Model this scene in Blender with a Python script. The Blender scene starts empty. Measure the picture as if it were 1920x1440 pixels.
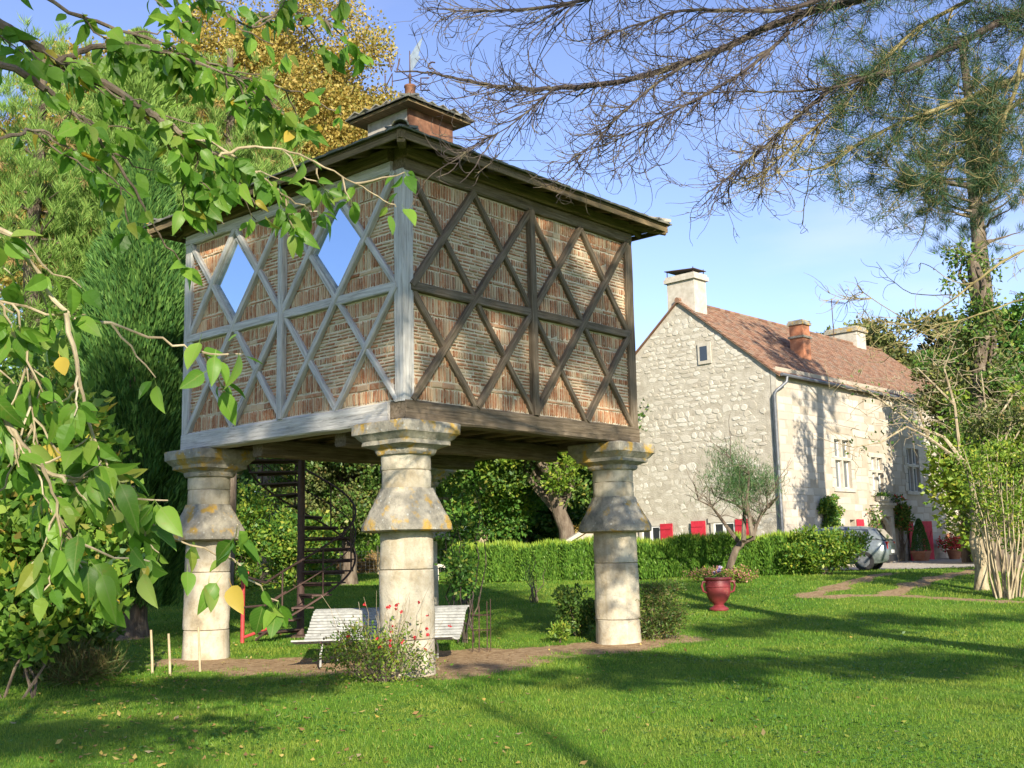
import bpy, bmesh, math, random
import numpy as np
from mathutils import Vector, Matrix, Euler, noise
random.seed(7); RNG = np.random.default_rng(7)
scene = bpy.context.scene
COL = scene.collection
R = math.radians

# ------------------------------------------------------------------ camera
F_PX, PITCH, ROLL, EYE = 2085.0, 0.1543, 0.0222, 1.6
_f0 = Vector((0, math.cos(PITCH), math.sin(PITCH))); _u0 = Vector((0, -math.sin(PITCH), math.cos(PITCH))); _r0 = Vector((1, 0, 0))
CAM_R = _r0*math.cos(ROLL) - _u0*math.sin(ROLL); CAM_U = _r0*math.sin(ROLL) + _u0*math.cos(ROLL)
cd = bpy.data.cameras.new('camera'); cam = bpy.data.objects.new('camera', cd); COL.objects.link(cam)
cd.sensor_width = 36.0; cd.lens = 36.0*F_PX/1920.0; cd.clip_end = 3000; cd.clip_start = .05
cam.matrix_world = Matrix(((CAM_R.x, CAM_U.x, -_f0.x, 0), (CAM_R.y, CAM_U.y, -_f0.y, 0), (CAM_R.z, CAM_U.z, -_f0.z, EYE), (0, 0, 0, 1)))
scene.camera = cam
scene.render.resolution_x = 1024; scene.render.resolution_y = 768

# ------------------------------------------------------------------ light
SUN_RIGHT, SUN_EL = R(14), R(23)          # sun stands behind the camera, to the right
SUN_DIR = Vector((math.sin(SUN_RIGHT)*math.cos(SUN_EL), -math.cos(SUN_RIGHT)*math.cos(SUN_EL), math.sin(SUN_EL)))
w = bpy.data.worlds.new('World'); scene.world = w; w.use_nodes = True
nt = w.node_tree; nt.nodes.clear()
sky = nt.nodes.new('ShaderNodeTexSky'); sky.sky_type = 'NISHITA'; sky.sun_disc = False
sky.sun_elevation = SUN_EL; sky.sun_rotation = math.atan2(SUN_DIR.x, SUN_DIR.y)
sky.air_density = .9; sky.dust_density = .15; sky.ozone_density = 2.6
bgn = nt.nodes.new('ShaderNodeBackground'); bgn.inputs['Strength'].default_value = 0.108
wo = nt.nodes.new('ShaderNodeOutputWorld')
# thin high cloud, the same all round
tc = nt.nodes.new('ShaderNodeTexCoord'); mpn = nt.nodes.new('ShaderNodeMapping'); mpn.inputs['Scale'].default_value = (1.2, 1.2, 5)
nz = nt.nodes.new('ShaderNodeTexNoise'); nz.inputs['Scale'].default_value = 2.2; nz.inputs['Detail'].default_value = 6
rmp = nt.nodes.new('ShaderNodeValToRGB'); rmp.color_ramp.elements[0].position = .5; rmp.color_ramp.elements[1].position = .8
rmp.color_ramp.elements[1].color = (.34, .34, .34, 1)
mx = nt.nodes.new('ShaderNodeMix'); mx.data_type = 'RGBA'; mx.inputs['B'].default_value = (5.0, 4.9, 5.3, 1)
nt.links.new(tc.outputs['Generated'], mpn.inputs[0]); nt.links.new(mpn.outputs[0], nz.inputs['Vector']); nt.links.new(nz.outputs[0], rmp.inputs[0])
nt.links.new(rmp.outputs[0], mx.inputs['Factor']); nt.links.new(sky.outputs[0], mx.inputs['A']); hs = nt.nodes.new('ShaderNodeHueSaturation'); hs.inputs['Hue'].default_value = .516; hs.inputs['Saturation'].default_value = .98; nt.links.new(mx.outputs['Result'], hs.inputs['Color']); nt.links.new(hs.outputs[0], bgn.inputs[0]); nt.links.new(bgn.outputs[0], wo.inputs[0])
sl = bpy.data.lights.new('sun', 'SUN'); sl.energy = 4.1; sl.angle = R(.55); sl.color = (1.0, .90, .72)
sun = bpy.data.objects.new('sun', sl); COL.objects.link(sun); sun.rotation_euler = SUN_DIR.to_track_quat('Z', 'Y').to_euler()
scene.view_settings.view_transform = 'Standard'; scene.view_settings.look = 'None'; scene.view_settings.gamma = 1
scene.view_settings.exposure = 1.27
scene.render.engine = 'CYCLES'
scene.cycles.max_bounces = 6; scene.cycles.diffuse_bounces = 3; scene.cycles.transmission_bounces = 4; scene.cycles.transparent_max_bounces = 6

# ------------------------------------------------------------------ helpers: places
def sst(a, b, t):
    q = np.clip((np.asarray(t, float)-a)/(b-a), 0, 1); return q*q*(3-2*q)
def gz(x, y):
    x = np.asarray(x, float); y = np.asarray(y, float)
    h = .77*sst(17, 35, y) + .28*sst(40, 60, y) + .01*np.clip(x, -15, 15)*sst(8, 16, y)
    return h + .022*np.sin(x*.9+1.3)*np.cos(y*.7) + .012*np.sin(x*2.3+y*1.7)
def G(x, y, dz=0.0): return Vector((x, y, float(gz(x, y))+dz))
def at(px, py, Y):          # point seen at pixel (1920x1440) at world depth Y
    d = _f0*F_PX + CAM_R*(px-960) + CAM_U*(720-py)
    return Vector((0, 0, EYE)) + d*(Y/d.y)

# ------------------------------------------------------------------ helpers: objects
def tag(o, label=None, cat=None, group=None, kind=None):
    if label: o['label'] = label
    if cat: o['category'] = cat
    if group: o['group'] = group
    if kind: o['kind'] = kind
    return o
def empty(name, loc, rz=0.0, label=None, cat=None, group=None):
    o = bpy.data.objects.new(name, None); COL.objects.link(o); o.location = loc; o.rotation_euler = (0, 0, rz); o.empty_display_size = .2
    return tag(o, label, cat, group)
def link(name, me, parent=None, M=None):
    o = bpy.data.objects.new(name, me); COL.objects.link(o)
    if parent: o.parent = parent
    if M is not None: o.matrix_basis = M
    return o
def np_mesh(name, V, Fq, mat, smooth=False):
    V = np.asarray(V, np.float32); Fq = np.asarray(Fq, np.int32); k = Fq.shape[1]
    me = bpy.data.meshes.new(name); me.vertices.add(len(V)); me.vertices.foreach_set('co', V.ravel())
    me.loops.add(Fq.size); me.loops.foreach_set('vertex_index', Fq.ravel())
    me.polygons.add(len(Fq)); me.polygons.foreach_set('loop_start', np.arange(0, Fq.size, k, dtype=np.int32))
    me.polygons.foreach_set('loop_total', np.full(len(Fq), k, np.int32))
    if smooth: me.polygons.foreach_set('use_smooth', np.ones(len(Fq), bool))
    me.update(calc_edges=True)
    if mat: me.materials.append(mat)
    return me
class MB:
    def __init__(s): s.v = []; s.f = []
    def add(s, V, Fs):
        o = len(s.v); s.v += [tuple(p) for p in V]; s.f += [tuple(i+o for i in f) for f in Fs]; return s
    def box(s, c, size, rot=None, jit=0):
        c = Vector(c); a, b, d = size[0]/2, size[1]/2, size[2]/2; P = []
        for z in (-d, d):
            for x, y in ((-a, -b), (a, -b), (a, b), (-a, b)):
                p = Vector((x, y, z))
                if jit: p += Vector([random.uniform(-jit, jit) for _ in range(3)])
                if rot is not None: p = rot @ p
                P.append(c+p)
        return s.add(P, [(3, 2, 1, 0), (4, 5, 6, 7), (0, 1, 5, 4), (1, 2, 6, 5), (2, 3, 7, 6), (3, 0, 4, 7)])
    def tube(s, pts, rad, n=8, cap=True):
        pts = [Vector(p) for p in pts]; m = len(pts)
        if not hasattr(rad, '__len__'): rad = [rad]*m
        t0 = (pts[1]-pts[0]).normalized(); up = Vector((0, 0, 1)) if abs(t0.z) < .9 else Vector((1, 0, 0))
        nrm = t0.cross(up).normalized(); V = []
        for i in range(m):
            t = (pts[min(i+1, m-1)]-pts[max(i-1, 0)])
            t = t.normalized() if t.length > 1e-9 else t0
            nrm = (nrm - t*nrm.dot(t)); nrm = nrm.normalized() if nrm.length > 1e-6 else t.orthogonal().normalized()
            b = t.cross(nrm)
            for k in range(n):
                a = 2*math.pi*k/n; V.append(pts[i] + (nrm*math.cos(a)+b*math.sin(a))*rad[i])
        Fs = [(i*n+k, i*n+(k+1) % n, (i+1)*n+(k+1) % n, (i+1)*n+k) for i in range(m-1) for k in range(n)]
        if cap and n > 2: Fs += [tuple(reversed(range(n))), tuple(range((m-1)*n, m*n))]
        return s.add(V, Fs)
    def lathe(s, prof, n=32, c=(0, 0, 0), sq=2.0, rot=0.0, jit=0.0, seed=0, cap=True):
        V = []; m = len(prof)
        for i, p in enumerate(prof):
            r, z = p[0], p[1]; q = p[2] if len(p) > 2 else sq
            for k in range(n):
                a = 2*math.pi*k/n; ca, sa = math.cos(a), math.sin(a)
                rr = r/((abs(ca)**q+abs(sa)**q)**(1/q))
                if jit: rr += jit*noise.noise(Vector((ca*2.2+seed, sa*2.2, z*2.5+seed))) + jit*.6*noise.noise(Vector((ca*7+seed, sa*7, z*8)))+jit*.4*noise.noise(Vector((ca*15+seed, sa*15, z*19)))
                V.append((c[0]+rr*math.cos(a+rot), c[1]+rr*math.sin(a+rot), c[2]+z))
        Fs = [(i*n+k, i*n+(k+1) % n, (i+1)*n+(k+1) % n, (i+1)*n+k) for i in range(m-1) for k in range(n)]
        if cap: Fs += [tuple(reversed(range(n))), tuple(range((m-1)*n, m*n))]
        return s.add(V, Fs)
    def slab(s, poly, vec):      # polygon of 3D points pushed along vec
        n = len(poly); vec = Vector(vec); P = [Vector(p) for p in poly]
        return s.add(P+[p+vec for p in P], [tuple(range(n)), tuple(range(2*n-1, n-1, -1))]+[(i, i+n, (i+1) % n+n, (i+1) % n) for i in range(n)])
    def build(s, name, mat, parent=None, smooth=False, M=None, fix=True):
        me = bpy.data.meshes.new(name); me.from_pydata(s.v, [], s.f)
        if fix:
            bm = bmesh.new(); bm.from_mesh(me); bmesh.ops.recalc_face_normals(bm, faces=bm.faces); bm.to_mesh(me); bm.free()
        if mat: me.materials.append(mat)
        o = link(name, me, parent, M)
        if smooth:
            for p in me.polygons: p.use_smooth = True
            try: me.set_sharp_from_angle(angle=R(42))
            except Exception: pass
        return o
def pieces(name, joined, places, variants, mat, parent, limit=300, M=None):
    """places: list of 4x4 (local) matrices, largest-showing first; the first `limit` become objects, the rest one joined mesh"""
    M = M or Matrix.Identity(4); mes = []
    for V, Fs in variants:
        me = bpy.data.meshes.new(name); me.from_pydata(V, [], Fs); me.materials.append(mat); mes.append(me)
    for i, P in enumerate(places[:limit]): link(name, mes[i % len(mes)], parent, M @ P)
    rest = places[limit:]
    if rest:
        VV = []; FF = []; 
        for i, P in enumerate(rest):
            V, Fs = variants[i % len(variants)]; o = len(VV); Q = M @ P
            VV += [tuple(Q @ Vector(p)) for p in V]; FF += [tuple(k+o for k in f) for f in Fs]
        me = bpy.data.meshes.new(joined); me.from_pydata(VV, [], FF); me.materials.append(mat)
        tag(link(joined, me, parent), kind='stuff')

# ------------------------------------------------------------------ helpers: materials
def new_mat(name):
    m = bpy.data.materials.new(name); m.use_nodes = True; t = m.node_tree; t.nodes.clear()
    out = t.nodes.new('ShaderNodeOutputMaterial'); b = t.nodes.new('ShaderNodeBsdfPrincipled'); t.links.new(b.outputs[0], out.inputs[0])
    return m, t, b, out
def nd(t, kind, **kw):
    n = t.nodes.new(kind)
    for k, v in kw.items():
        if k in n.inputs: n.inputs[k].default_value = v
        else: setattr(n, k, v)
    return n
def ramp(t, src, stops):
    r = t.nodes.new('ShaderNodeValToRGB'); e = r.color_ramp.elements
    while len(e) < len(stops): e.new(.5)
    for i, (p, c) in enumerate(stops): e[i].position = p; e[i].color = (c[0], c[1], c[2], 1)
    t.links.new(src, r.inputs[0]); return r.outputs[0]
def mixc(t, fac, a, b, mode='MIX'):
    m = t.nodes.new('ShaderNodeMix'); m.data_type = 'RGBA'; m.blend_type = mode
    for nm, x in (('Factor', fac), ('A', a), ('B', b)):
        i = m.inputs[nm] if nm == 'Factor' else [q for q in m.inputs if q.name == nm and q.type == 'RGBA'][0]
        if isinstance(x, (int, float)): i.default_value = x
        elif isinstance(x, tuple): i.default_value = (x[0], x[1], x[2], 1)
        else: t.links.new(x, i)
    return [q for q in m.outputs if q.type == 'RGBA'][0]
def math_(t, op, a, b=0.0):
    m = t.nodes.new('ShaderNodeMath'); m.operation = op
    for i, x in enumerate((a, b)):
        if isinstance(x, (int, float)): m.inputs[i].default_value = x
        else: t.links.new(x, m.inputs[i])
    return m.outputs[0]
def coords(t, scale=(1, 1, 1), obj_rand=True):
    tc = t.nodes.new('ShaderNodeTexCoord'); mp = t.nodes.new('ShaderNodeMapping'); mp.inputs['Scale'].default_value = scale
    t.links.new(tc.outputs['Object'], mp.inputs[0])
    if obj_rand:
        oi = t.nodes.new('ShaderNodeObjectInfo'); cb = t.nodes.new('ShaderNodeCombineXYZ')
        for i in range(3): t.links.new(math_(t, 'MULTIPLY', oi.outputs['Random'], 37.0+11*i), cb.inputs[i])
        t.links.new(cb.outputs[0], mp.inputs['Location'])
    return mp.outputs[0]
def piece_random(t):
    oi = t.nodes.new('ShaderNodeObjectInfo'); g = t.nodes.new('ShaderNodeNewGeometry')
    return math_(t, 'FRACT', math_(t, 'ADD', math_(t, 'MULTIPLY', oi.outputs['Random'], 7.31), g.outputs['Random Per Island']))
def bump(t, b, h, strength=.4, dist=.02):
    n = nd(t, 'ShaderNodeBump'); n.inputs['Strength'].default_value = strength; n.inputs['Distance'].default_value = dist
    t.links.new(h, n.inputs['Height']); t.links.new(n.outputs[0], b.inputs['Normal'])
def m_noise(name, stops, scale=4, rough=.8, bmp=.4, bs=30, stretch=(1, 1, 1), detail=8, spec=.25, dist=.01, rnd=True):
    m, t, b, o = new_mat(name); co = coords(t, stretch, rnd)
    n = nd(t, 'ShaderNodeTexNoise', Scale=scale, Detail=detail, Roughness=.62); t.links.new(co, n.inputs['Vector'])
    t.links.new(ramp(t, n.outputs[0], stops), b.inputs['Base Color']); b.inputs['Roughness'].default_value = rough; b.inputs['Specular IOR Level'].default_value = spec
    if bmp:
        n2 = nd(t, 'ShaderNodeTexNoise', Scale=bs, Detail=6); t.links.new(co, n2.inputs['Vector']); bump(t, b, n2.outputs[0], bmp, dist)
    return m
def m_pieces(name, stops, rough=.85, ns=9.0, bmp=.5, dirt=(.2, .18, .14), dirt_amt=.35, spec=.2):
    m, t, b, o = new_mat(name); r = piece_random(t); co = coords(t, (1, 1, 1), False)
    n = nd(t, 'ShaderNodeTexNoise', Scale=ns, Detail=7, Roughness=.65); t.links.new(co, n.inputs['Vector'])
    c = ramp(t, r, stops); f = math_(t, 'MULTIPLY', ramp(t, n.outputs[0], [(.42, (0, 0, 0)), (.68, (1, 1, 1))]), dirt_amt)
    t.links.new(mixc(t, f, c, dirt), b.inputs['Base Color']); b.inputs['Roughness'].default_value = rough; b.inputs['Specular IOR Level'].default_value = spec
    n2 = nd(t, 'ShaderNodeTexNoise', Scale=ns*5, Detail=5); t.links.new(co, n2.inputs['Vector']); bump(t, b, n2.outputs[0], bmp, .01)
    return m
def m_leaf(name, stops, trans=.35, rough=.5, tint=1.25, spec=.3):
    m, t, b, o = new_mat(name); r = piece_random(t); c = ramp(t, r, stops)
    t.links.new(c, b.inputs['Base Color']); b.inputs['Roughness'].default_value = rough; b.inputs['Specular IOR Level'].default_value = spec
    tr = nd(t, 'ShaderNodeBsdfTranslucent'); t.links.new(mixc(t, 1.0, c, (tint, tint*.98, tint*.6), 'MULTIPLY'), tr.inputs[0])
    ms = nd(t, 'ShaderNodeMixShader'); ms.inputs[0].default_value = trans
    t.links.new(b.outputs[0], ms.inputs[1]); t.links.new(tr.outputs[0], ms.inputs[2]); t.links.new(ms.outputs[0], o.inputs[0])
    return m
def m_flat(name, c, rough=.5, metal=0, spec=.4, bmp=0, bs=60):
    m, t, b, o = new_mat(name); co = coords(t); n = nd(t, 'ShaderNodeTexNoise', Scale=12.0, Detail=6); t.links.new(co, n.inputs['Vector'])
    t.links.new(ramp(t, n.outputs[0], [(.3, tuple(x*.78 for x in c)), (.7, tuple(min(1, x*1.15) for x in c))]), b.inputs['Base Color'])
    b.inputs['Roughness'].default_value = rough; b.inputs['Metallic'].default_value = metal; b.inputs['Specular IOR Level'].default_value = spec
    if bmp:
        n2 = nd(t, 'ShaderNodeTexNoise', Scale=bs, Detail=4); t.links.new(co, n2.inputs['Vector']); bump(t, b, n2.outputs[0], bmp, .005)
    return m
MT = {}
def wood(name, dark, mid, light, moss=None):
    m, t, b, o = new_mat(name); co = coords(t, (.55, 9, 9)); co2 = coords(t, (1, 1, 1))
    n = nd(t, 'ShaderNodeTexNoise', Scale=3.2, Detail=9, Roughness=.7, Distortion=.6); t.links.new(co, n.inputs['Vector'])
    c = ramp(t, n.outputs[0], [(.3, dark), (.48, mid), (.68, light)])
    n3 = nd(t, 'ShaderNodeTexNoise', Scale=2.5, Detail=4); t.links.new(co2, n3.inputs['Vector'])
    c = mixc(t, ramp(t, n3.outputs[0], [(.5, (0, 0, 0)), (.75, (.6, .6, .6))]), c, moss or dark)
    t.links.new(c, b.inputs['Base Color']); b.inputs['Roughness'].default_value = .85; b.inputs['Specular IOR Level'].default_value = .15
    # long drying cracks
    co4 = coords(t, (.35, 5, 14)); n4 = nd(t, 'ShaderNodeTexNoise', Scale=4.0, Detail=3); t.links.new(co4, n4.inputs['Vector'])
    hh = math_(t, 'ADD', n.outputs[0], math_(t, 'MULTIPLY', ramp(t, n4.outputs[0], [(.33, (0, 0, 0)), (.38, (1, 1, 1))]), .8))
    bump(t, b, hh, .9, .012); return m
MT['wood_skylit'] = wood('skylit_weathered_timber', (.22, .21, .19), (.46, .44, .41), (.60, .59, .56), (.36, .34, .31))  # left wall's cool skylight put into the timber colour
MT['wood_brown'] = wood('weathered_brown_timber', (.065, .048, .032), (.15, .115, .078), (.25, .20, .145), (.095, .075, .045))  # same timber toned browner, for the right wall's warmer light
MT['wood_dark'] = wood('eaves_timber', (.07, .05, .03), (.16, .115, .065), (.25, .185, .1), (.13, .115, .05))
MT['board'] = wood('soffit_boards', (.06, .045, .03), (.12, .09, .055), (.18, .14, .09))
MT['brick'] = m_pieces('thin_red_brick', [(0, (.28, .11, .05)), (.3, (.40, .17, .08)), (.55, (.46, .235, .125)), (.78, (.50, .35, .215)), (.9, (.51, .40, .26)), (1, (.33, .135, .065))], dirt=(.52, .43, .29), dirt_amt=.6, ns=14)
MT['mortar'] = m_noise('lime_mortar', [(.3, (.46, .39, .27)), (.5, (.60, .52, .38)), (.7, (.70, .63, .48))], 5, .95, .7, 60)
def stone_col():
    m, t, b, o = new_mat('limestone_column'); co = coords(t)
    n = nd(t, 'ShaderNodeTexNoise', Scale=2.6, Detail=9, Roughness=.65); t.links.new(co, n.inputs['Vector'])
    c = ramp(t, n.outputs[0], [(.28, (.22, .185, .13)), (.4, (.36, .305, .215)), (.5, (.44, .39, .30)), (.62, (.51, .465, .365)), (.75, (.58, .54, .44))])
    n2 = nd(t, 'ShaderNodeTexNoise', Scale=14, Detail=6, Roughness=.7); t.links.new(co, n2.inputs['Vector'])
    c = mixc(t, ramp(t, n2.outputs[0], [(.55, (0, 0, 0)), (.72, (.75, .75, .75))]), c, (.27, .25, .2))
    cs = coords(t, (5, 5, .5)); n5 = nd(t, 'ShaderNodeTexNoise', Scale=1.6, Detail=6, Roughness=.6); t.links.new(cs, n5.inputs['Vector'])
    c = mixc(t, ramp(t, n5.outputs[0], [(.54, (0, 0, 0)), (.72, (.6, .6, .6))]), c, (.30, .24, .15))
    n6 = nd(t, 'ShaderNodeTexVoronoi', Scale=34.0); t.links.new(co, n6.inputs['Vector']); c = mixc(t, ramp(t, n6.outputs['Distance'], [(.06, (.6, .6, .6)), (.14, (0, 0, 0))]), c, (.16, .145, .11))
    t.links.new(c, b.inputs['Base Color']); b.inputs['Roughness'].default_value = .92; b.inputs['Specular IOR Level'].default_value = .15
    n3 = nd(t, 'ShaderNodeTexNoise', Scale=22, Detail=8, Roughness=.7); t.links.new(co, n3.inputs['Vector']); bump(t, b, n3.outputs[0], .7, .02); return m
MT['column'] = stone_col()
def stone_lichen():
    m, t, b, o = new_mat('lichened_limestone'); co = coords(t)
    n = nd(t, 'ShaderNodeTexNoise', Scale=5, Detail=9, Roughness=.7); t.links.new(co, n.inputs['Vector'])
    c = ramp(t, n.outputs[0], [(.3, (.17, .16, .135)), (.5, (.32, .295, .24)), (.7, (.48, .44, .35))])
    n2 = nd(t, 'ShaderNodeTexNoise', Scale=3.6, Detail=5, Roughness=.6); t.links.new(co, n2.inputs['Vector'])
    c = mixc(t, ramp(t, n2.outputs[0], [(.54, (0, 0, 0)), (.63, (.85, .85, .85))]), c, (.50, .31, .05))
    n4 = nd(t, 'ShaderNodeTexVoronoi', Scale=9.0); t.links.new(co, n4.inputs['Vector'])
    c = mixc(t, ramp(t, n4.outputs['Distance'], [(.1, (.8, .8, .8)), (.17, (0, 0, 0))]), c, (.5, .5, .45))
    t.links.new(c, b.inputs['Base Color']); b.inputs['Roughness'].default_value = .95; b.inputs['Specular IOR Level'].default_value = .1
    n3 = nd(t, 'ShaderNodeTexNoise', Scale=26, Detail=8, Roughness=.75); t.links.new(co, n3.inputs['Vector']); bump(t, b, n3.outputs[0], 1.0, .03); return m
MT['lichen'] = stone_lichen()
MT['slate'] = m_pieces('roof_slate', [(0, (.09, .095, .10)), (.4, (.15, .15, .15)), (.7, (.20, .18, .16)), (1, (.12, .125, .12))], .8, 7, .5, (.16, .17, .08), .6)
MT['plaster'] = m_noise('old_plaster', [(.3, (.22, .19, .165)), (.5, (.34, .31, .28)), (.7, (.43, .40, .36))], 4, .9, .3, 40)
MT['rust'] = m_noise('rusty_render', [(.3, (.075, .038, .026)), (.5, (.14, .065, .04)), (.7, (.25, .13, .08))], 5, .85, .3, 40)
MT['iron'] = m_flat('rusty_dark_iron', (.085, .05, .042), .65, .2)
MT['iron_red'] = m_flat('red_primer_iron', (.42, .05, .05), .55)
MT['vane'] = m_flat('weathered_zinc', (.34, .40, .46), .5, .3)
MT['white_wood'] = m_noise('flaking_white_paint', [(.3, (.20, .20, .19)), (.5, (.32, .325, .31)), (.7, (.41, .41, .39))], 9, .6, .3, 60)
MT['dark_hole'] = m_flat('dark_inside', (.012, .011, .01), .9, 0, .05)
def glass_mirror():
    m, t, b, o = new_mat('sky_tinted_glass'); b.inputs['Base Color'].default_value = (.66, .82, .96, 1); b.inputs['Metallic'].default_value = 1; b.inputs['Roughness'].default_value = .03; n = nd(t, 'ShaderNodeTexNoise', Scale=2.0, Detail=3); t.links.new(coords(t), n.inputs['Vector']); bump(t, b, n.outputs[0], .12, .01)
    return m
MT['pane'] = glass_mirror()  # sky blue put into the pane's tint to deepen its reflection
def glass_dark(name, c=(.03, .035, .04)):
    m, t, b, o = new_mat(name); b.inputs['Base Color'].default_value = (*c, 1); b.inputs['Roughness'].default_value = .06; b.inputs['Specular IOR Level'].default_value = .9; b.inputs['Coat Weight'].default_value = .5
    return m
MT['glass'] = glass_dark('window_glass', (.10, .12, .13)); MT['glass_black'] = glass_dark('dark_window_glass')
MT['bark'] = m_noise('bark', [(.3, (.06, .045, .032)), (.5, (.13, .10, .075)), (.7, (.22, .185, .14))], 6, .95, 1.0, 18, (1, 1, .3), dist=.03)
MT['bark_pale'] = m_noise('lichened_bark', [(.3, (.17, .13, .08)), (.5, (.32, .26, .17)), (.7, (.46, .40, .28))], 9, .95, .9, 30, (1, 1, .4), dist=.01)
MT['bark_dark'] = m_noise('dark_twig_bark', [(.3, (.03, .024, .024)), (.5, (.06, .047, .045)), (.72, (.15, .13, .075))], 7, .95, .7, 30, dist=.01)
MT['bark_sunlit'] = m_noise('sunlit_pine_bark', [(.3, (.09, .07, .035)), (.5, (.2, .165, .075)), (.72, (.33, .29, .15))], 7, .95, .7, 30, dist=.01)  # golden sunlight on the right-hand boughs put into the bark colour
MT['cherry'] = m_leaf('cherry_leaf', [(0, (.06, .15, .018)), (.45, (.12, .25, .03)), (.75, (.19, .33, .045)), (.93, (.2, .27, .05)), (1, (.42, .27, .03))], .5, .42, 1.5)
def vein_leaf(name, stops, trans):
    m = m_leaf(name, stops, trans, .42, 1.5); t = m.node_tree; b = [n for n in t.nodes if n.type == 'BSDF_PRINCIPLED'][0]; src = b.inputs['Base Color'].links[0].from_socket
    tc_ = t.nodes.new('ShaderNodeTexCoord'); sx_ = t.nodes.new('ShaderNodeSeparateXYZ'); t.links.new(tc_.outputs['Object'], sx_.inputs[0]); ay = math_(t, 'ABSOLUTE', sx_.outputs[1])
    side = math_(t, 'FRACT', math_(t, 'MULTIPLY', math_(t, 'SUBTRACT', sx_.outputs[0], math_(t, 'MULTIPLY', ay, .9)), 9.0))
    v = math_(t, 'MAXIMUM', math_(t, 'LESS_THAN', ay, .014), math_(t, 'MULTIPLY', math_(t, 'LESS_THAN', side, .13), .45))
    n_ = nd(t, 'ShaderNodeTexNoise', Scale=5.0, Detail=4); t.links.new(coords(t), n_.inputs['Vector'])
    c = mixc(t, math_(t, 'MULTIPLY', v, .55), src, (.26, .33, .10)); c = mixc(t, ramp(t, n_.outputs[0], [(.62, (0, 0, 0)), (.78, (.55, .55, .55))]), c, (.28, .2, .05))
    t.links.new(c, b.inputs['Base Color']); bump(t, b, math_(t, 'MULTIPLY', v, -1.0), .3, .004); return m
MT['cherry_vein'] = vein_leaf('veined_cherry_leaf', [(0, (.06, .15, .018)), (.45, (.12, .25, .03)), (.8, (.19, .33, .045)), (1, (.22, .29, .07))], .5)
MT['cherry_yellow'] = m_leaf('yellow_cherry_leaf', [(0, (.42, .25, .03)), (.5, (.46, .36, .06)), (1, (.34, .2, .05))], .4)
MT['cypress'] = m_leaf('cypress_spray', [(0, (.04, .12, .035)), (.5, (.08, .19, .05)), (1, (.14, .27, .07))], .25, .6, 1.1, .2)
MT['cypress_shaded'] = m_leaf('shaded_cypress_spray', [(0, (.04, .115, .03)), (.5, (.08, .185, .042)), (1, (.16, .29, .065))], .3, .6, 1.1, .2)  # shade on the lower cypress put into its green
MT['cypress_pale_lit'] = m_leaf('pale_lit_cypress_spray', [(0, (.12, .22, .045)), (.5, (.2, .33, .075)), (1, (.3, .43, .11))], .3, .6, 1.1, .2)  # sunlight on the cypress top put into a paler green; also colours one thuja
MT['pine_soft'] = m_leaf('soft_pine_needle', [(0, (.11, .21, .04)), (.5, (.19, .32, .065)), (.9, (.28, .42, .10)), (1, (.33, .28, .1))], .3, .55, 1.1, .25)
MT['gold'] = m_leaf('golden_leaf', [(0, (.27, .19, .04)), (.35, (.40, .30, .075)), (.65, (.50, .40, .12)), (.8, (.30, .29, .07)), (.93, (.2, .22, .05)), (1, (.36, .2, .05))], .35, .5, 1.2)
MT['fig'] = m_leaf('broad_leaf', [(0, (.07, .16, .022)), (.5, (.13, .26, .035)), (.85, (.22, .35, .05)), (.95, (.35, .36, .05)), (1, (.5, .36, .04))], .4, .45, 1.3)
MT['oak'] = m_leaf('dark_oak_leaf', [(0, (.045, .105, .022)), (.5, (.085, .165, .032)), (.85, (.155, .245, .042)), (1, (.28, .26, .06))], .3, .45, 1.2)
MT['green'] = m_leaf('mid_green_leaf', [(0, (.045, .13, .025)), (.5, (.085, .20, .035)), (.85, (.15, .28, .045)), (1, (.3, .32, .06))], .35, .45, 1.2)
MT['lime'] = m_leaf('yellow_green_leaf', [(0, (.10, .2, .025)), (.5, (.18, .29, .035)), (.85, (.28, .37, .05)), (1, (.42, .4, .06))], .4, .45, 1.2)
MT['olive'] = m_leaf('olive_ivy_leaf', [(0, (.06, .085, .025)), (.5, (.12, .155, .045)), (.85, (.2, .22, .07)), (1, (.24, .17, .06))], .25, .5, 1.1)
MT['hedge'] = m_leaf('hedge_shoot', [(0, (.06, .15, .022)), (.5, (.11, .23, .03)), (1, (.18, .31, .045))], .25, .5, 1.2)
MT['hedge_tip'] = m_leaf('hedge_tip', [(0, (.16, .28, .03)), (.5, (.24, .36, .04)), (1, (.34, .42, .06))], .3, .5, 1.2)  # sun on the hedge's top shoots put into their paler green
MT['tamarisk'] = m_leaf('tamarisk_spray', [(0, (.045, .12, .04)), (.6, (.08, .165, .055)), (1, (.15, .19, .07))], .25, .6, 1.1)
MT['grass'] = m_leaf('grass_blade', [(0, (.065, .17, .015)), (.5, (.115, .25, .022)), (.85, (.19, .32, .03)), (1, (.32, .33, .06))], .4, .5, 1.2)
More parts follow.
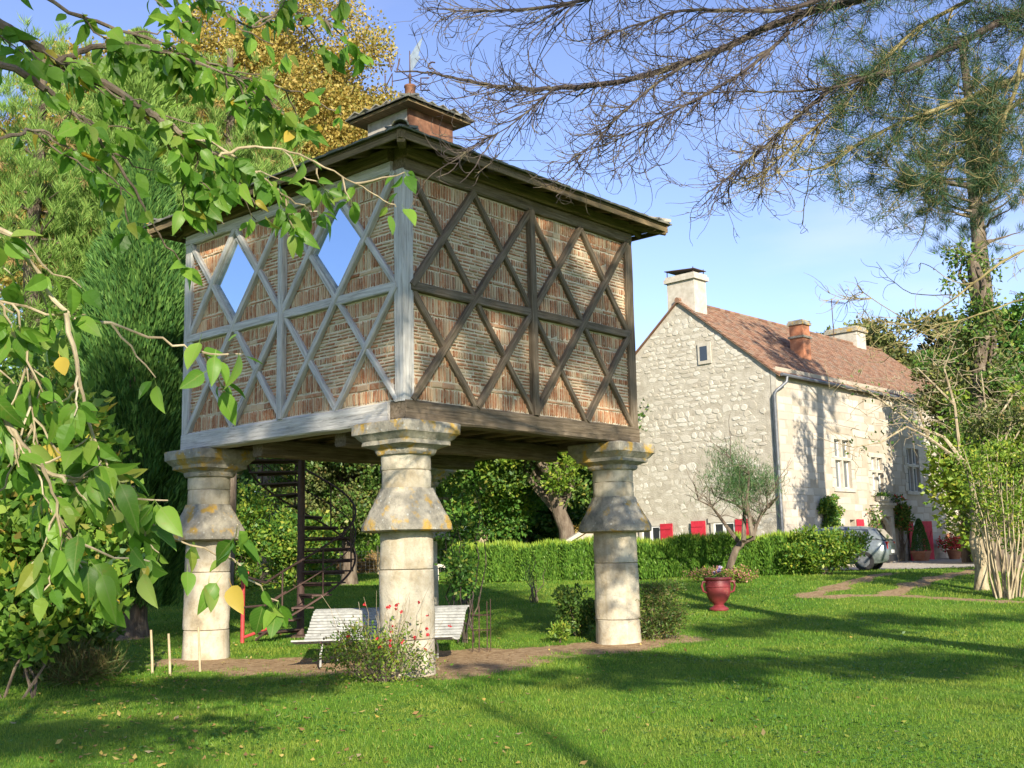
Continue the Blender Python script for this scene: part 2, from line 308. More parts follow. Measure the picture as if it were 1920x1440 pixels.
def grass_mat():
    m = MT['grass']; t = m.node_tree; b = [n for n in t.nodes if n.type == 'BSDF_PRINCIPLED'][0]; src = b.inputs['Base Color'].links[0].from_socket; co = coords(t, obj_rand=False)
    n1 = nd(t, 'ShaderNodeTexNoise', Scale=.55, Detail=5, Roughness=.6); t.links.new(co, n1.inputs['Vector']); n2 = nd(t, 'ShaderNodeTexNoise', Scale=2.7, Detail=4); t.links.new(co, n2.inputs['Vector'])
    c = mixc(t, ramp(t, n1.outputs[0], [(.45, (0, 0, 0)), (.68, (.7, .7, .7))]), src, (.30, .34, .05)); c = mixc(t, ramp(t, n2.outputs[0], [(.56, (0, 0, 0)), (.7, (.6, .6, .6))]), c, (.06, .16, .03))
    for l in list(src.links):
        if l.to_socket != c.node.inputs[0] and l.to_node.type in ('BSDF_PRINCIPLED',): t.links.remove(l)
    t.links.new(c, b.inputs['Base Color']); tr = [n for n in t.nodes if n.type == 'BSDF_TRANSLUCENT'][0]; t.links.new(c, tr.inputs[0])
grass_mat()
MT['litter'] = m_leaf('fallen_leaf', [(0, (.42, .29, .06)), (.35, (.46, .37, .12)), (.55, (.28, .16, .06)), (.8, (.2, .12, .055)), (1, (.42, .35, .2))], .2, .6, 1.0)
MT['needle_blue'] = m_leaf('pine_needle', [(0, (.02, .065, .035)), (.5, (.04, .095, .042)), (.85, (.08, .125, .045)), (1, (.2, .17, .07))], .2, .5, 1.1)
MT['dead_needle'] = m_leaf('dead_needle', [(0, (.22, .13, .05)), (.6, (.36, .24, .10)), (1, (.45, .34, .18))], .2, .7, 1.0)
MT['rosehip'] = m_leaf('red_flower', [(0, (.5, .02, .03)), (1, (.62, .06, .07))], .2)
MT['pink'] = m_leaf('pink_flower', [(0, (.36, .13, .13)), (.6, (.45, .21, .19)), (1, (.32, .2, .1))], .2)
MT['brush'] = m_leaf('dry_twiggy_foliage', [(0, (.10, .075, .03)), (.4, (.16, .13, .05)), (.7, (.09, .13, .035)), (1, (.14, .2, .05))], .2)
MT['rubble'] = m_pieces('rubble_limestone', [(0, (.42, .385, .32)), (.3, (.50, .465, .40)), (.65, (.57, .54, .475)), (.85, (.62, .60, .54)), (1, (.46, .41, .33))], .92, 5, .9, (.40, .365, .30), .7)
MT['ashlar'] = m_pieces('ashlar_limestone', [(0, (.40, .355, .30)), (.5, (.46, .415, .355)), (1, (.53, .485, .42))], .92, 2.5, .4, (.42, .38, .32), .4)
MT['wallmortar'] = m_noise('grey_lime_render', [(.3, (.33, .295, .24)), (.5, (.42, .385, .32)), (.7, (.50, .465, .40))], 3, .95, .8, 20, dist=.03)
MT['render'] = m_noise('pale_wall_render', [(.3, (.32, .275, .215)), (.5, (.38, .33, .265)), (.7, (.44, .39, .32))], 1.6, .95, .5, 14, dist=.02)
MT['dressed'] = m_noise('dressed_pale_stone', [(.3, (.37, .335, .275)), (.5, (.455, .42, .36)), (.7, (.53, .50, .44))], 4, .9, .3, 30)
MT['tile'] = m_pieces('clay_roof_tile', [(0, (.15, .08, .055)), (.35, (.22, .115, .075)), (.7, (.28, .16, .105)), (.88, (.25, .18, .135)), (1, (.13, .095, .08))], .9, 2.2, .4, (.22, .17, .12), .5)
MT['terracotta'] = m_noise('terracotta', [(.3, (.33, .125, .065)), (.7, (.43, .205, .12))], 5, .8, .2, 40)
MT['shutter'] = m_noise('red_painted_wood', [(.3, (.40, .022, .04)), (.7, (.53, .035, .06))], 5, .55, .2, 30)
MT['white'] = m_noise('white_paint', [(.3, (.66, .66, .64)), (.7, (.8, .8, .78))], 6, .5, .1, 40)
MT['zinc'] = m_flat('zinc_pipe', (.17, .18, .20), .5, .4)
MT['urn'] = m_noise('glazed_red_urn', [(.3, (.13, .018, .022)), (.6, (.215, .03, .036)), (.75, (.25, .09, .075))], 4, .5, .15, 30, spec=.5)
MT['soil'] = m_noise('potting_soil', [(.3, (.05, .035, .02)), (.7, (.11, .08, .05))], 9, .95, .8, 40)
MT['post'] = m_noise('fence_post', [(.3, (.33, .26, .16)), (.7, (.5, .42, .28))], 6, .9, .4, 30)
MT['wire'] = m_flat('galvanised_wire', (.30, .30, .28), .5, .6)
MT['carpaint'] = m_flat('silver_green_car_paint', (.20, .23, .235), .3, .5, .6)
MT['rubber'] = m_flat('black_rubber', (.02, .02, .022), .75); MT['tail'] = m_flat('red_lamp_glass', (.5, .02, .02), .15)
MT['violet'] = m_leaf('violet_petal', [(0, (.12, .05, .35)), (.6, (.3, .2, .5)), (1, (.6, .55, .65))], .2)

# ================================================================== GROUND
DA = .8465; DC = Vector((-1.552, 15.83, 0)); W = 5.69
Ddx = Vector((math.cos(DA), math.sin(DA), 0)); Ddy = Vector((-math.sin(DA), math.cos(DA), 0))
HA = R(46); HC = Vector((9.878, 42.0, .8))
Hdx = Vector((math.cos(HA), math.sin(HA), 0)); Hdy = Vector((-math.sin(HA), math.cos(HA), 0))
def seg_dist(x, y, path):
    d = np.full(np.shape(x), 1e9)
    for (x0, y0), (x1, y1) in zip(path[:-1], path[1:]):
        L2 = (x1-x0)**2+(y1-y0)**2; t = np.clip(((x-x0)*(x1-x0)+(y-y0)*(y1-y0))/L2, 0, 1)
        d = np.minimum(d, np.hypot(x-x0-t*(x1-x0), y-y0-t*(y1-y0)))
    return d
def wob(x, y): return .5*np.sin(x*1.7+y*.9)+.3*np.sin(x*4.1-y*3.3)+.25*np.sin(x*9.2+y*7.1)
RUTS = [[(6.9, 26.9), (8.3, 29.2), (9.9, 31.6), (11.6, 34.5)], [(8.9, 27.0), (10.3, 29.2), (11.9, 31.3), (13.9, 34)], [(7.2, 26.7), (8.9, 26.5), (10.5, 24.9), (12.4, 23.2)]]
def soil_mask(x, y):
    lx = (x-DC.x)*Ddx.x+(y-DC.y)*Ddx.y; ly = (x-DC.x)*Ddy.x+(y-DC.y)*Ddy.y; wv = wob(x, y)*.3
    m = sst(-.45, .55, np.minimum(np.minimum(lx, ly)+.55, 5.0-(lx+ly)*.9)+wv*2.2)
    for p, wd in zip(RUTS, (.42, .42, .4)): m = np.maximum(m, .95*sst(wd, wd*.45, seg_dist(x, y, p)+.2*wob(x*1.7, y*1.7)))
    m = np.maximum(m, .8*sst(.8, .3, np.hypot(x+8.05, y-23.3)+.2*wv))          # under the cypress
    m = np.maximum(m, .7*sst(1.1, .4, np.hypot(x-2.6, y-20.3)+.3*wv))
    return m
def gravel_mask(x, y):
    lx = (x-HC.x)*Hdx.x+(y-HC.y)*Hdx.y; ly = (x-HC.x)*Hdy.x+(y-HC.y)*Hdy.y
    return sst(-7.4, -6.6, ly+.3*wob(x, y))*sst(-1.2, -.6, lx)*sst(.6, .2, ly)
def ground_grid(name, xs, ys, mat):
    X, Y = np.meshgrid(xs, ys); Z = gz(X, Y); nx, ny = len(xs), len(ys)
    V = np.stack([X, Y, Z], -1).reshape(-1, 3)
    i = np.arange((nx-1)*(ny-1)); a = (i//(nx-1))*nx+i % (nx-1)
    me = np_mesh(name, V, np.stack([a, a+1, a+nx+1, a+nx], 1), mat, True)
    for nm, fn in (('soil', soil_mask), ('gravel', gravel_mask)):
        at_ = me.attributes.new(nm, 'FLOAT', 'POINT'); at_.data.foreach_set('value', fn(V[:, 0], V[:, 1]).astype(np.float32))
    return tag(link(name, me), kind='structure')
def ground_mat():
    m, t, b, o = new_mat('lawn_ground'); co = coords(t, obj_rand=False)
    n = nd(t, 'ShaderNodeTexNoise', Scale=.6, Detail=8, Roughness=.65); t.links.new(co, n.inputs['Vector'])
    g = ramp(t, n.outputs[0], [(.35, (.07, .15, .015)), (.55, (.11, .21, .022)), (.7, (.17, .24, .035))])
    n2 = nd(t, 'ShaderNodeTexNoise', Scale=9.0, Detail=8, Roughness=.7); t.links.new(co, n2.inputs['Vector'])
    s = ramp(t, n2.outputs[0], [(.3, (.16, .10, .055)), (.5, (.33, .225, .125)), (.7, (.48, .36, .22))])
    gr = ramp(t, n2.outputs[0], [(.3, (.30, .27, .23)), (.7, (.52, .48, .42))])
    a1 = nd(t, 'ShaderNodeAttribute', attribute_name='soil'); a2 = nd(t, 'ShaderNodeAttribute', attribute_name='gravel')
    f1 = math_(t, 'SUBTRACT', math_(t, 'ADD', a1.outputs['Fac'], math_(t, 'MULTIPLY', n2.outputs[0], .5)), .25)
    c = mixc(t, ramp(t, f1, [(.3, (0, 0, 0)), (.62, (1, 1, 1))]), g, s)
    c = mixc(t, a2.outputs['Fac'], c, gr); t.links.new(c, b.inputs['Base Color']); b.inputs['Roughness'].default_value = .95; b.inputs['Specular IOR Level'].default_value = .1
    n3 = nd(t, 'ShaderNodeTexNoise', Scale=30.0, Detail=6); t.links.new(co, n3.inputs['Vector']); bump(t, b, n3.outputs[0], .8, .04); return m
gx = np.concatenate([np.linspace(-900, -26, 24), np.arange(-24, 30, .2), np.linspace(32, 900, 24)])
gy = np.concatenate([np.linspace(-300, -2, 20), np.arange(0, 62, .2), np.linspace(64, 1500, 30)])
ground_grid('ground', gx, gy, ground_mat())

def blades(name, n, ylo, yhi, mat, dens_pow=2.0, wmul=1.0, hmul=1.0):
    u = RNG.random(n*2); y = ylo*(yhi/ylo)**u; x = (RNG.random(n*2)*2-1)*(.5*y+1.2)
    keep = (soil_mask(x, y)*1.05 < RNG.random(n*2)) & (gravel_mask(x, y) < .35)
    x, y = x[keep][:n], y[keep][:n]; m = len(x); z = gz(x, y)-.004
    cl = .75+.5*np.sin(x*1.9+np.sin(y*2.1)*2)*np.sin(y*1.6+1)*.6
    h = (.030+.030*RNG.random(m))*(1+.022*(y-9))*cl.clip(.45, 1.3)*hmul; wd = .0075*(y/10)**.9*wmul*(.7+.6*RNG.random(m))
    a = RNG.random(m)*6.283; lean = RNG.random(m)*.8; b = RNG.random(m)*6.283
    dx, dy = np.cos(a)*wd/2, np.sin(a)*wd/2
    V = np.empty((m, 3, 3), np.float32)
    V[:, 0] = np.stack([x-dx, y-dy, z], 1); V[:, 1] = np.stack([x+dx, y+dy, z], 1)
    V[:, 2] = np.stack([x+np.cos(b)*h*lean, y+np.sin(b)*h*lean, z+h], 1)
    o = link(name, np_mesh(name, V.reshape(-1, 3), np.arange(m*3).reshape(-1, 3), mat))
    return tag(o, 'short green lawn grass over the whole garden', 'grass', kind='stuff')
blades('grass', 430000, 8.0, 60, MT['grass'])

# ================================================================== DOVECOTE
dove = empty('dovecote', DC, DA, 'half-timbered brick dovecote raised on four round stone columns', 'dovecote')
Z1, ZM, Z2, ZE = 3.57, 5.64, 7.31, 7.66
MR = Matrix.Identity(4)                                                   # right wall: u along +x, outward -y
ML = Matrix(((0, 1, 0, 0), (-1, 0, 0, W), (0, 0, 1, 0), (0, 0, 0, 1)))    # left wall: u runs from far end to near corner, outward -x
def beam(name, p0, p1, depth, height, mat, parent, M=None, n=(0, -1, 0), jit=.006, cham=.014, label=None, segs=None):
    p0 = Vector(p0); p1 = Vector(p1); X = (p1-p0).normalized(); N = Vector(n); N = (N-X*N.dot(X)).normalized(); Y = -N; Zv = X.cross(Y)
    L = (p1-p0).length; segs = segs or max(2, int(L/.35)); mb = MB(); a, b, c = depth/2, height/2, cham
    ring = [(-a+c, -b), (a-c, -b), (a, -b+c), (a, b-c), (a-c, b), (-a+c, b), (-a, b-c), (-a, -b+c)]; V = []; sd = random.random()*50
    for i in range(segs+1):
        x = -L/2+L*i/segs
        wy = jit*1.5*noise.noise(Vector((x*1.3, sd, 0))); wz = jit*1.5*noise.noise(Vector((x*1.3, sd, 9)))
        for (y, z) in ring: V.append((x, y+wy+random.uniform(-jit, jit)*.6, z+wz+random.uniform(-jit, jit)*.6))
    Fs = [(i*8+k, i*8+(k+1) % 8, (i+1)*8+(k+1) % 8, (i+1)*8+k) for i in range(segs) for k in range(8)]+[tuple(reversed(range(8))), tuple(range(segs*8, segs*8+8))]
    mb.add(V, Fs); c0 = (p0+p1)/2
    T = Matrix(((X.x, Y.x, Zv.x, c0.x), (X.y, Y.y, Zv.y, c0.y), (X.z, Y.z, Zv.z, c0.z), (0, 0, 0, 1)))
    o = mb.build(name, mat, parent, M=(M @ T if M is not None else T))
    if label: o['label'] = label
    return o
def brick_variant(k):
    rr = random.Random(k); c = .07; V = []; 
    for y, q in ((0, 0), (-.75, 0), (-1, 1)):
        for x, z in ((-.5, -.5), (.5, -.5), (.5, .5), (-.5, .5)):
            V.append((x*(1-.10*q)+rr.uniform(-.025, .025), y+rr.uniform(-.08, .08)*(q), z*(1-.3*q)+rr.uniform(-.07, .07)))
    Fs = []
    for i in range(2):
        for k2 in range(4): Fs.append((i*4+k2, i*4+(k2+1) % 4, (i+1)*4+(k2+1) % 4, (i+1)*4+k2))
    Fs.append((8, 9, 10, 11)); return V, Fs
BV = [brick_variant(k) for k in range(10)]
def wall(M, near_is_zero, wmat):
    zb, zt = Z1+.30, Z2                       # brick field between bottom beam and plate
    H = zt-zb; zmid = ZM-.075
    def fv(v): return zb+(zmid-zb)*v*2 if v < .5 else zmid+(zt-zmid)*(v-.5)*2
    def fz(z): return (z-zb)/(zmid-zb)/2 if z < zmid else .5+(z-zmid)/(zt-zmid)/2
    u0, u1 = .12, W-.12; Lu = u1-u0
    def P(u, v, off): return Vector((u0+Lu*u, off, fv(v)))
    # mortar backing with the window openings left as a solid wall behind
    mb = MB(); mb.box((W/2, .095, (zb+zt)/2), (W-.06, .15, H+.04)); mb.build('infill_panel', MT['mortar'], dove, M=M)
    # lattice
    A = [(0, 1, .5, 0), (.25, 1, .75, 0), (.5, 1, 1, 0), (.75, 1, 1, .5), (0, .5, .25, 0)]
    B = [(.5, 1, 0, 0), (.75, 1, .25, 0), (1, 1, .5, 0), (.25, 1, 0, .5), (1, .5, .75, 0)]
    for fam, off in ((A, -.006), (B, -.03)):
        for (ua, va, ub, vb) in fam:
            hh = random.uniform(.088, .118); off2 = off+random.uniform(-.004, .004)
            pts = [P(ua, va, off2)] + ([P((ua+ub)/2, .5, off2)] if abs(va-vb) > .6 else []) + [P(ub, vb, off2)]
            beam('brace', pts[0], pts[-1], .10, hh, wmat, dove, M, jit=.007)
    beam('rail', (.1, -.016, zmid), (W-.1, -.016, zmid), .11, .14, wmat, dove, M)
    beam('post', (W/2, -.045, zb-.01), (W/2, -.045, zt+.01), .12, .125, wmat, dove, M)
    # bricks
    bricks = []
    def put(x, z, wd, ht, tilt=0.0, front=.035):
        S = Matrix.Translation((x, .04, z)) @ Matrix.Rotation(tilt+random.gauss(0, .018), 4, 'Y') @ Matrix.Diagonal((wd, front+random.uniform(-.006, .008), ht, 1))
        d = x if near_is_zero else W-x
        bricks.append((d+random.random()*.01, S))
    def in_cell_extent(z, uc):      # half width of the lattice at height z around diamond centre uc
        v = fz(z); f = abs((v % .5)-.25)/.25; return uc, f
    for half in (0, 1):
        za, zc = (zb, zmid) if half == 0 else (zmid, zt)
        zlo, zhi = za+(.0 if half == 0 else .07), zc-(.07 if half == 0 else 0)
        hh = zc-za
        for k in range(0, 5):           # diamonds centred on k/4
            uc = u0+Lu*k/4; z = za+.05; row = 0
            while z < zc-.05:
                f = 1-abs((z-za)/hh-.5)*2; hw = f*Lu/8-.03; xa, xb = max(uc-hw, u0), min(uc+hw, u1)
                soldier = row % 8 in (4,)
                sp = .052+random.uniform(-.004, .006)
                if half == 1 and k in (1, 3) and not near_is_zero: z += sp; continue      # glazed diamond
                if xb-xa > .08:
                    if soldier:
                        sp = .125; x = xa
                        while x < xb-.03:
                            wd = random.uniform(.028, .038); put(x+wd/2, z+sp/2-.026, wd, .09, random.gauss(0, .06)); x += wd+.026
                    else:
                        x = xa+random.uniform(-.12, 0)
                        while x < xb:
                            wd = random.uniform(.14, .27); a_, b_ = max(x, xa), min(x+wd, xb)
                            if b_-a_ > .03: put((a_+b_)/2, z, b_-a_, sp-.024+random.uniform(-.006, .004), random.gauss(0, .014))
                            x += wd+.026
                z += sp; row += 1
        for k in range(0, 4):           # the triangles between them: bricks on end
            uc = u0+Lu*(k+.5)/4
            for top in (0, 1):
                x = uc-Lu/8
                cuts = [random.uniform(.20, .27), random.uniform(.29, .34), random.uniform(.5, .6)]
                while x < uc+Lu/8:
                    wd = random.uniform(.028, .04); f = 1-abs(x+wd/2-uc)/(Lu/8); lim = f*hh/2-.03
                    z = .03
                    while z < lim:
                        if cuts[0] < z < cuts[1] and lim > cuts[0]+.05: z = cuts[1]+.012; continue
                        ln = random.uniform(.2, .3)
                        if z < cuts[0]: ln = min(ln, cuts[0]-z)
                        ln = min(ln, lim-z)
                        if ln > .04: put(x+wd/2, (zhi-z-ln/2) if top else (zlo+z+ln/2), wd, ln, random.gauss(0, .025))
                        z += ln+.014
                    x += wd+.024
                f = 1-0; hwz = (cuts[0]+cuts[1])/2; hw = (1-hwz/(hh/2))*Lu/8-.02; xx = uc-hw
                while xx < uc+hw-.04:
                    wd = min(random.uniform(.15, .26), uc+hw-xx); put(xx+wd/2, (zhi-hwz) if top else (zlo+hwz), wd, cuts[1]-cuts[0]-.03, 0); xx += wd+.016
    bricks.sort(key=lambda q: q[0])
    return [b[1] for b in bricks]
bl = wall(ML, False, MT['wood_skylit']); br = wall(MR, True, MT['wood_brown'])
pieces('brick', 'brickwork', bl, BV, MT['brick'], dove, 150, ML)
pieces('brick', 'brickwork', br, BV, MT['brick'], dove, 150, MR)
# glazed diamonds of the left wall
def glazed(uc):
    zmid = ZM-.075; za, zt = zmid, Z2; u0 = .12; Lu = W-.24; c = u0+Lu*uc; hw = Lu/8-.085; hz = (zt-za)/2-.16; zc = (za+zt)/2-.0
    d = [(c, zc-hz), (c+hw, zc), (c, zc+hz), (c-hw, zc)]
    mb = MB(); mb.slab([(x, .012, z) for x, z in d], (0, .012, 0)); win = mb.build('window', MT['pane'], dove, M=ML); win['label'] = 'diamond window pane reflecting the blue sky'
    for i in range(4):
        a, b = d[i], d[(i+1) % 4]
        beam('frame', (a[0], -.004, a[1]), (b[0], -.004, b[1]), .05, .04, MT['white_wood'], win, jit=.001, cham=.004, n=(0, -1, 0)).matrix_basis = win.matrix_basis.inverted() @ ML @ Matrix.Identity(4) @ _last(a, b)
def _last(a, b):
    p0 = Vector((a[0], -.004, a[1])); p1 = Vector((b[0], -.004, b[1])); X = (p1-p0).normalized(); Y = Vector((0, 1, 0)); Zv = X.cross(Y); c0 = (p0+p1)/2
    return Matrix(((X.x, Y.x, Zv.x, c0.x), (X.y, Y.y, Zv.y, c0.y), (X.z, Y.z, Zv.z, c0.z), (0, 0, 0, 1)))
glazed(.25); glazed(.75)
# corner posts, bottom beams, plates
for (x, y) in ((.1, .1), (.1, W-.1), (W-.1, .1), (W-.1, W-.1)):
    m_ = MT['wood_skylit'] if x < 1 else MT['wood_brown']
    beam('post', (x-.045 if x < 1 else x+.045, y-.045 if y < 1 else y+.045, Z1+.28), (x-.045 if x < 1 else x+.045, y-.045 if y < 1 else y+.045, Z2+.02), .21, .21, m_, dove, n=(-1, 0, 0))
zb_ = Z1+.15
beam('sill_beam', (-.03, .1, zb_), (W+.03, .1, zb_), .34, .31, MT['wood_brown'], dove, jit=.012, cham=.025)
beam('sill_beam', (.10, .28, zb_-.003), (.10, W+.03, zb_-.003), .34, .31, MT['wood_skylit'], dove, n=(-1, 0, 0), jit=.012, cham=.025)
beam('sill_beam', (.28, W-.1, zb_), (W+.03, W-.1, zb_), .34, .31, MT['wood_brown'], dove, jit=.012, cham=.025)
beam('sill_beam', (W-.10, .28, zb_-.004), (W-.10, W-.28, zb_-.004), .34, .31, MT['wood_brown'], dove, n=(1, 0, 0), jit=.012, cham=.025)
zp = Z2+.09
for (p0, p1, n_, m_) in (((-.02, .06, zp), (W+.02, .06, zp), (0, -1, 0), MT['wood_brown']), ((.06, .2, zp), (.06, W+.02, zp), (-1, 0, 0), MT['wood_skylit']),
                        ((.2, W-.06, zp), (W+.02, W-.06, zp), (0, 1, 0), MT['wood_brown']), ((W-.06, .2, zp), (W-.06, W-.2, zp), (1, 0, 0), MT['wood_brown'])):
    beam('wall_plate', p0, p1, .26, .19, m_, dove, n=n_, jit=.009, cham=.02)
    d_ = Vector(n_)*.035; beam('wall_plate', Vector(p0)+d_+Vector((0, 0, .2)), Vector(p1)+d_+Vector((0, 0, .2)), .3, .2, MT['wood_dark'], dove, n=n_, jit=.009, cham=.02)
# back walls (plain brick infill in shade)
mb = MB(); mb.box((W-.13, W/2, (Z1+.3+Z2)/2), (.14, W-.3, Z2-Z1-.3)); mb.box((W/2, W-.13, (Z1+.3+Z2)/2), (W-.42, .14, Z2-Z1-.3)); mb.build('back_wall', MT['mortar'], dove)
# floor: joists and boards seen from below
for i in range(9):
    x = .5+i*(W-1)/8; beam('joist', (x, .3, Z1+.19), (x, W-.3, Z1+.19), .13, .17, MT['wood_dark'], dove, n=(-1, 0, 0))
for y in (1.75, 3.9): beam('cross_beam', (.27, y, Z1-.06), (W-.27, y, Z1-.06), .27, .3, MT['wood_brown'], dove, jit=.012, cham=.03)
for i in range(14):
    y = .3+(i+.5)*(W-.6)/14; beam('floor_board', (.2, y, Z1+.295), (W-.2, y, Z1+.295), (W-.6)/14-.006, .03, MT['board'], dove, jit=.001, cham=.003, segs=3)
# ---- columns
def column(x, y, seed):
    mb = MB(); mb.lathe([(.40, -.15), (.395, .0), (.385, .465), (.37, .476)], 40, (x, y, 0), 2.4, DA, .022, seed)
    c = mb.build('column', MT['column'], dove, True)
    def sub(name, prof, mat, sq=2.3, jit=.015, n=40):
        pr = [prof[0]]
        for q in prof[1:]:
            a = pr[-1]; ns_ = max(1, int(abs(q[1]-a[1])/.07))
            for j in range(1, ns_+1): pr.append(tuple(a[i]+(q[i]-a[i])*j/ns_ for i in range(len(q))))
        m = MB(); m.lathe(pr, n, (x, y, 0), sq, 0, jit, seed+len(name)+prof[0][1]); return m.build(name, mat, c, True)
    sub('drum', [(.365, .480), (.378, .49), (.372, 1.44), (.36, 1.453)], MT['column'])
    sub('drum', [(.358, 1.457), (.37, 1.467), (.362, 2.06)], MT['column'])
    sub('rat_guard', [(.30, 2.0, 2.6), (.52, 1.99, 3.4), (.565, 2.015, 3.6), (.565, 2.10, 3.5), (.53, 2.2, 3.2), (.46, 2.36, 2.8), (.395, 2.53, 2.4), (.365, 2.62, 2.3)], MT['lichen'], jit=.03, n=56)
    sub('drum', [(.34, 2.61), (.352, 2.632), (.345, 2.865), (.335, 2.874)], MT['column'])
    sub('drum', [(.335, 2.878), (.346, 2.89), (.35, 3.10)], MT['column'])
    cap = sub('capital', [(.34, 3.09, 2.3), (.385, 3.10, 2.6), (.40, 3.14, 3), (.385, 3.18, 4), (.44, 3.22, 8), (.485, 3.24, 14), (.485, 3.30, 14), (.52, 3.33, 16), (.56, 3.385, 18), (.585, 3.40, 20), (.585, 3.545, 20), (.57, 3.562, 20)], MT['lichen'], jit=.018, n=72)
    return c
for k, (x, y) in enumerate(((.31, .31), (.31, W-.31), (W-.31, .31), (W-.31, W-.31))): column(x, y, 3.1*k)
# ---- roof
OV = .55; RP = math.tan(R(17)); CX = W/2
def slope_frames(cx, cy, half, ztop):
    # four slopes: origin at the middle of the eave, x along the eave, y up the slope (inwards), z normal
    out = []
    for k in range(4):
        out.append(Matrix.Translation((cx, cy, 0)) @ Matrix.Rotation(k*math.pi/2, 4, 'Z') @ Matrix.Translation((0, -half, ztop)))
    return out
def slate_variant(k):
    rr = random.Random(k+40); n = 6; V = []
    out = [(-.5, 0), (-.25, -.02-rr.random()*.05), (.2, -.02-rr.random()*.05), (.5, 0), (.5, 1), (-.5, 1)]
    for z in (0, 1):
        for x, y in out: V.append((x*(.985)+rr.uniform(-.012, .012), y+rr.uniform(-.03, .03)*(y < .5), z))
    Fs = [tuple(range(5, -1, -1)), tuple(range(6, 12))]+[(i, (i+1) % 6, (i+1) % 6+6, i+6) for i in range(6)]
    return V, Fs
SV = [slate_variant(k) for k in range(8)]
def roof(parent, cx, cy, half, ztop, pitch, inner, course, wmin, wmax, thick, limit):
    first = []; rest = []
    ang = math.atan(pitch)
    for Fm in slope_frames(cx, cy, half, ztop):
        y = -.02; row = 0
        while y < half-inner:
            hw = half-max(y, 0); x = -hw
            while x < hw-.02:
                wd = min(random.uniform(wmin, wmax), hw-x+.02)
                T = Fm @ Matrix.Rotation(ang, 4, 'X') @ Matrix.Translation((x+wd/2, y/math.cos(ang), .012+.002*(row % 3))) @ Matrix.Rotation(-.085+random.gauss(0, .012), 4, 'X') @ Matrix.Rotation(random.gauss(0, .006), 4, 'Y') @ Matrix.Diagonal((wd, course*1.75, thick*random.uniform(.8, 1.35), 1))
                (first if row == 0 else rest).append(T); x += wd+.006
            y += course*math.cos(ang); row += 1
        # deck under the slates
    pieces('slate', 'slating', first+rest, SV, MT['slate'], parent, limit)
roofo = MB()
hE = CX+OV
roofo.add([(CX-hE, CX-hE, ZE), (CX+hE, CX-hE, ZE), (CX+hE, CX+hE, ZE), (CX-hE, CX+hE, ZE), (CX, CX, ZE+hE*RP), (CX-hE+.03, CX-hE+.03, ZE-.035), (CX+hE-.03, CX-hE+.03, ZE-.035), (CX+hE-.03, CX+hE-.03, ZE-.035), (CX-hE+.03, CX+hE-.03, ZE-.035), (CX, CX, ZE+hE*RP-.05)],
          [(0, 1, 4), (1, 2, 4), (2, 3, 4), (3, 0, 4), (6, 5, 9), (7, 6, 9), (8, 7, 9), (5, 8, 9), (0, 5, 6, 1), (1, 6, 7, 2), (2, 7, 8, 3), (3, 8, 5, 0)])
roof_o = roofo.build('roof', MT['board'], dove)
roof(roof_o, CX, CX, hE+.02, ZE, RP, .6, .21, .2, .42, .028, 90)
for k in range(4):
    Fm = slope_frames(CX, CX, hE, ZE)[k]
    # fascia
    a = Fm @ Vector((-hE+.02, .02, -.085)); b = Fm @ Vector((hE-.02, .02, -.085)); n_ = (Fm.to_3x3() @ Vector((0, -1, 0)))
    beam('fascia', a, b, .03, .09, MT['wood_dark'], roof_o, n=n_, jit=.003, cham=.004)
    # rafter ends
    for i in range(11):
        x = (-1+2*(i+.5)/11)*(hE-.35)
        p0 = Fm @ Vector((x, .05, -.07)); p1 = Fm @ Vector((x, .05+1.0, -.07+1.0*RP)); beam('rafter', p0, p1, .08, .11, MT['wood_dark'], roof_o, n=(Fm.to_3x3() @ Vector((1, 0, 0))), jit=.004)
    # hip rafter and ridge tiles
    c0 = Fm @ Vector((-hE+.03, .03, -.1)); c1 = Fm @ Vector((-hE+1.2, 1.2, -.1+1.17*RP))
    beam('hip_rafter', c0, c1, .12, .17, MT['wood_dark'], roof_o, n=(Fm.to_3x3() @ Vector((1, -1, 0)).normalized()))
    nt_ = 7
    for i in range(nt_):
        t0, t1 = i/nt_, (i+1.12)/nt_; d = hE-.55
        q0 = Fm @ Vector((-hE-.02+d*t0, -.02+d*t0, .045+d*t0*RP)); q1 = Fm @ Vector((-hE-.02+d*t1, -.02+d*t1, .03+d*t1*RP))
        m = MB(); dirv = (q1-q0).normalized(); side = dirv.cross(Vector((0, 0, 1))).normalized(); up = side.cross(dirv); V = []
        for q, r_ in ((q0, .125), (q1, .10)):
            for j in range(9):
                aa = math.pi*j/8; V.append(q+side*math.cos(aa)*r_+up*(math.sin(aa)*r_*.75-.01))
            for j in range(8, -1, -1):
                aa = math.pi*j/8; V.append(q+side*math.cos(aa)*(r_-.02)+up*(math.sin(aa)*(r_-.02)*.75-.01))
        m.add(V, [(j, (j+1) % 18, (j+1) % 18+18, j+18) for j in range(18)]+[tuple(range(18)), tuple(range(35, 17, -1))]); m.build('hip_tile', MT['lichen'], roof_o, True)
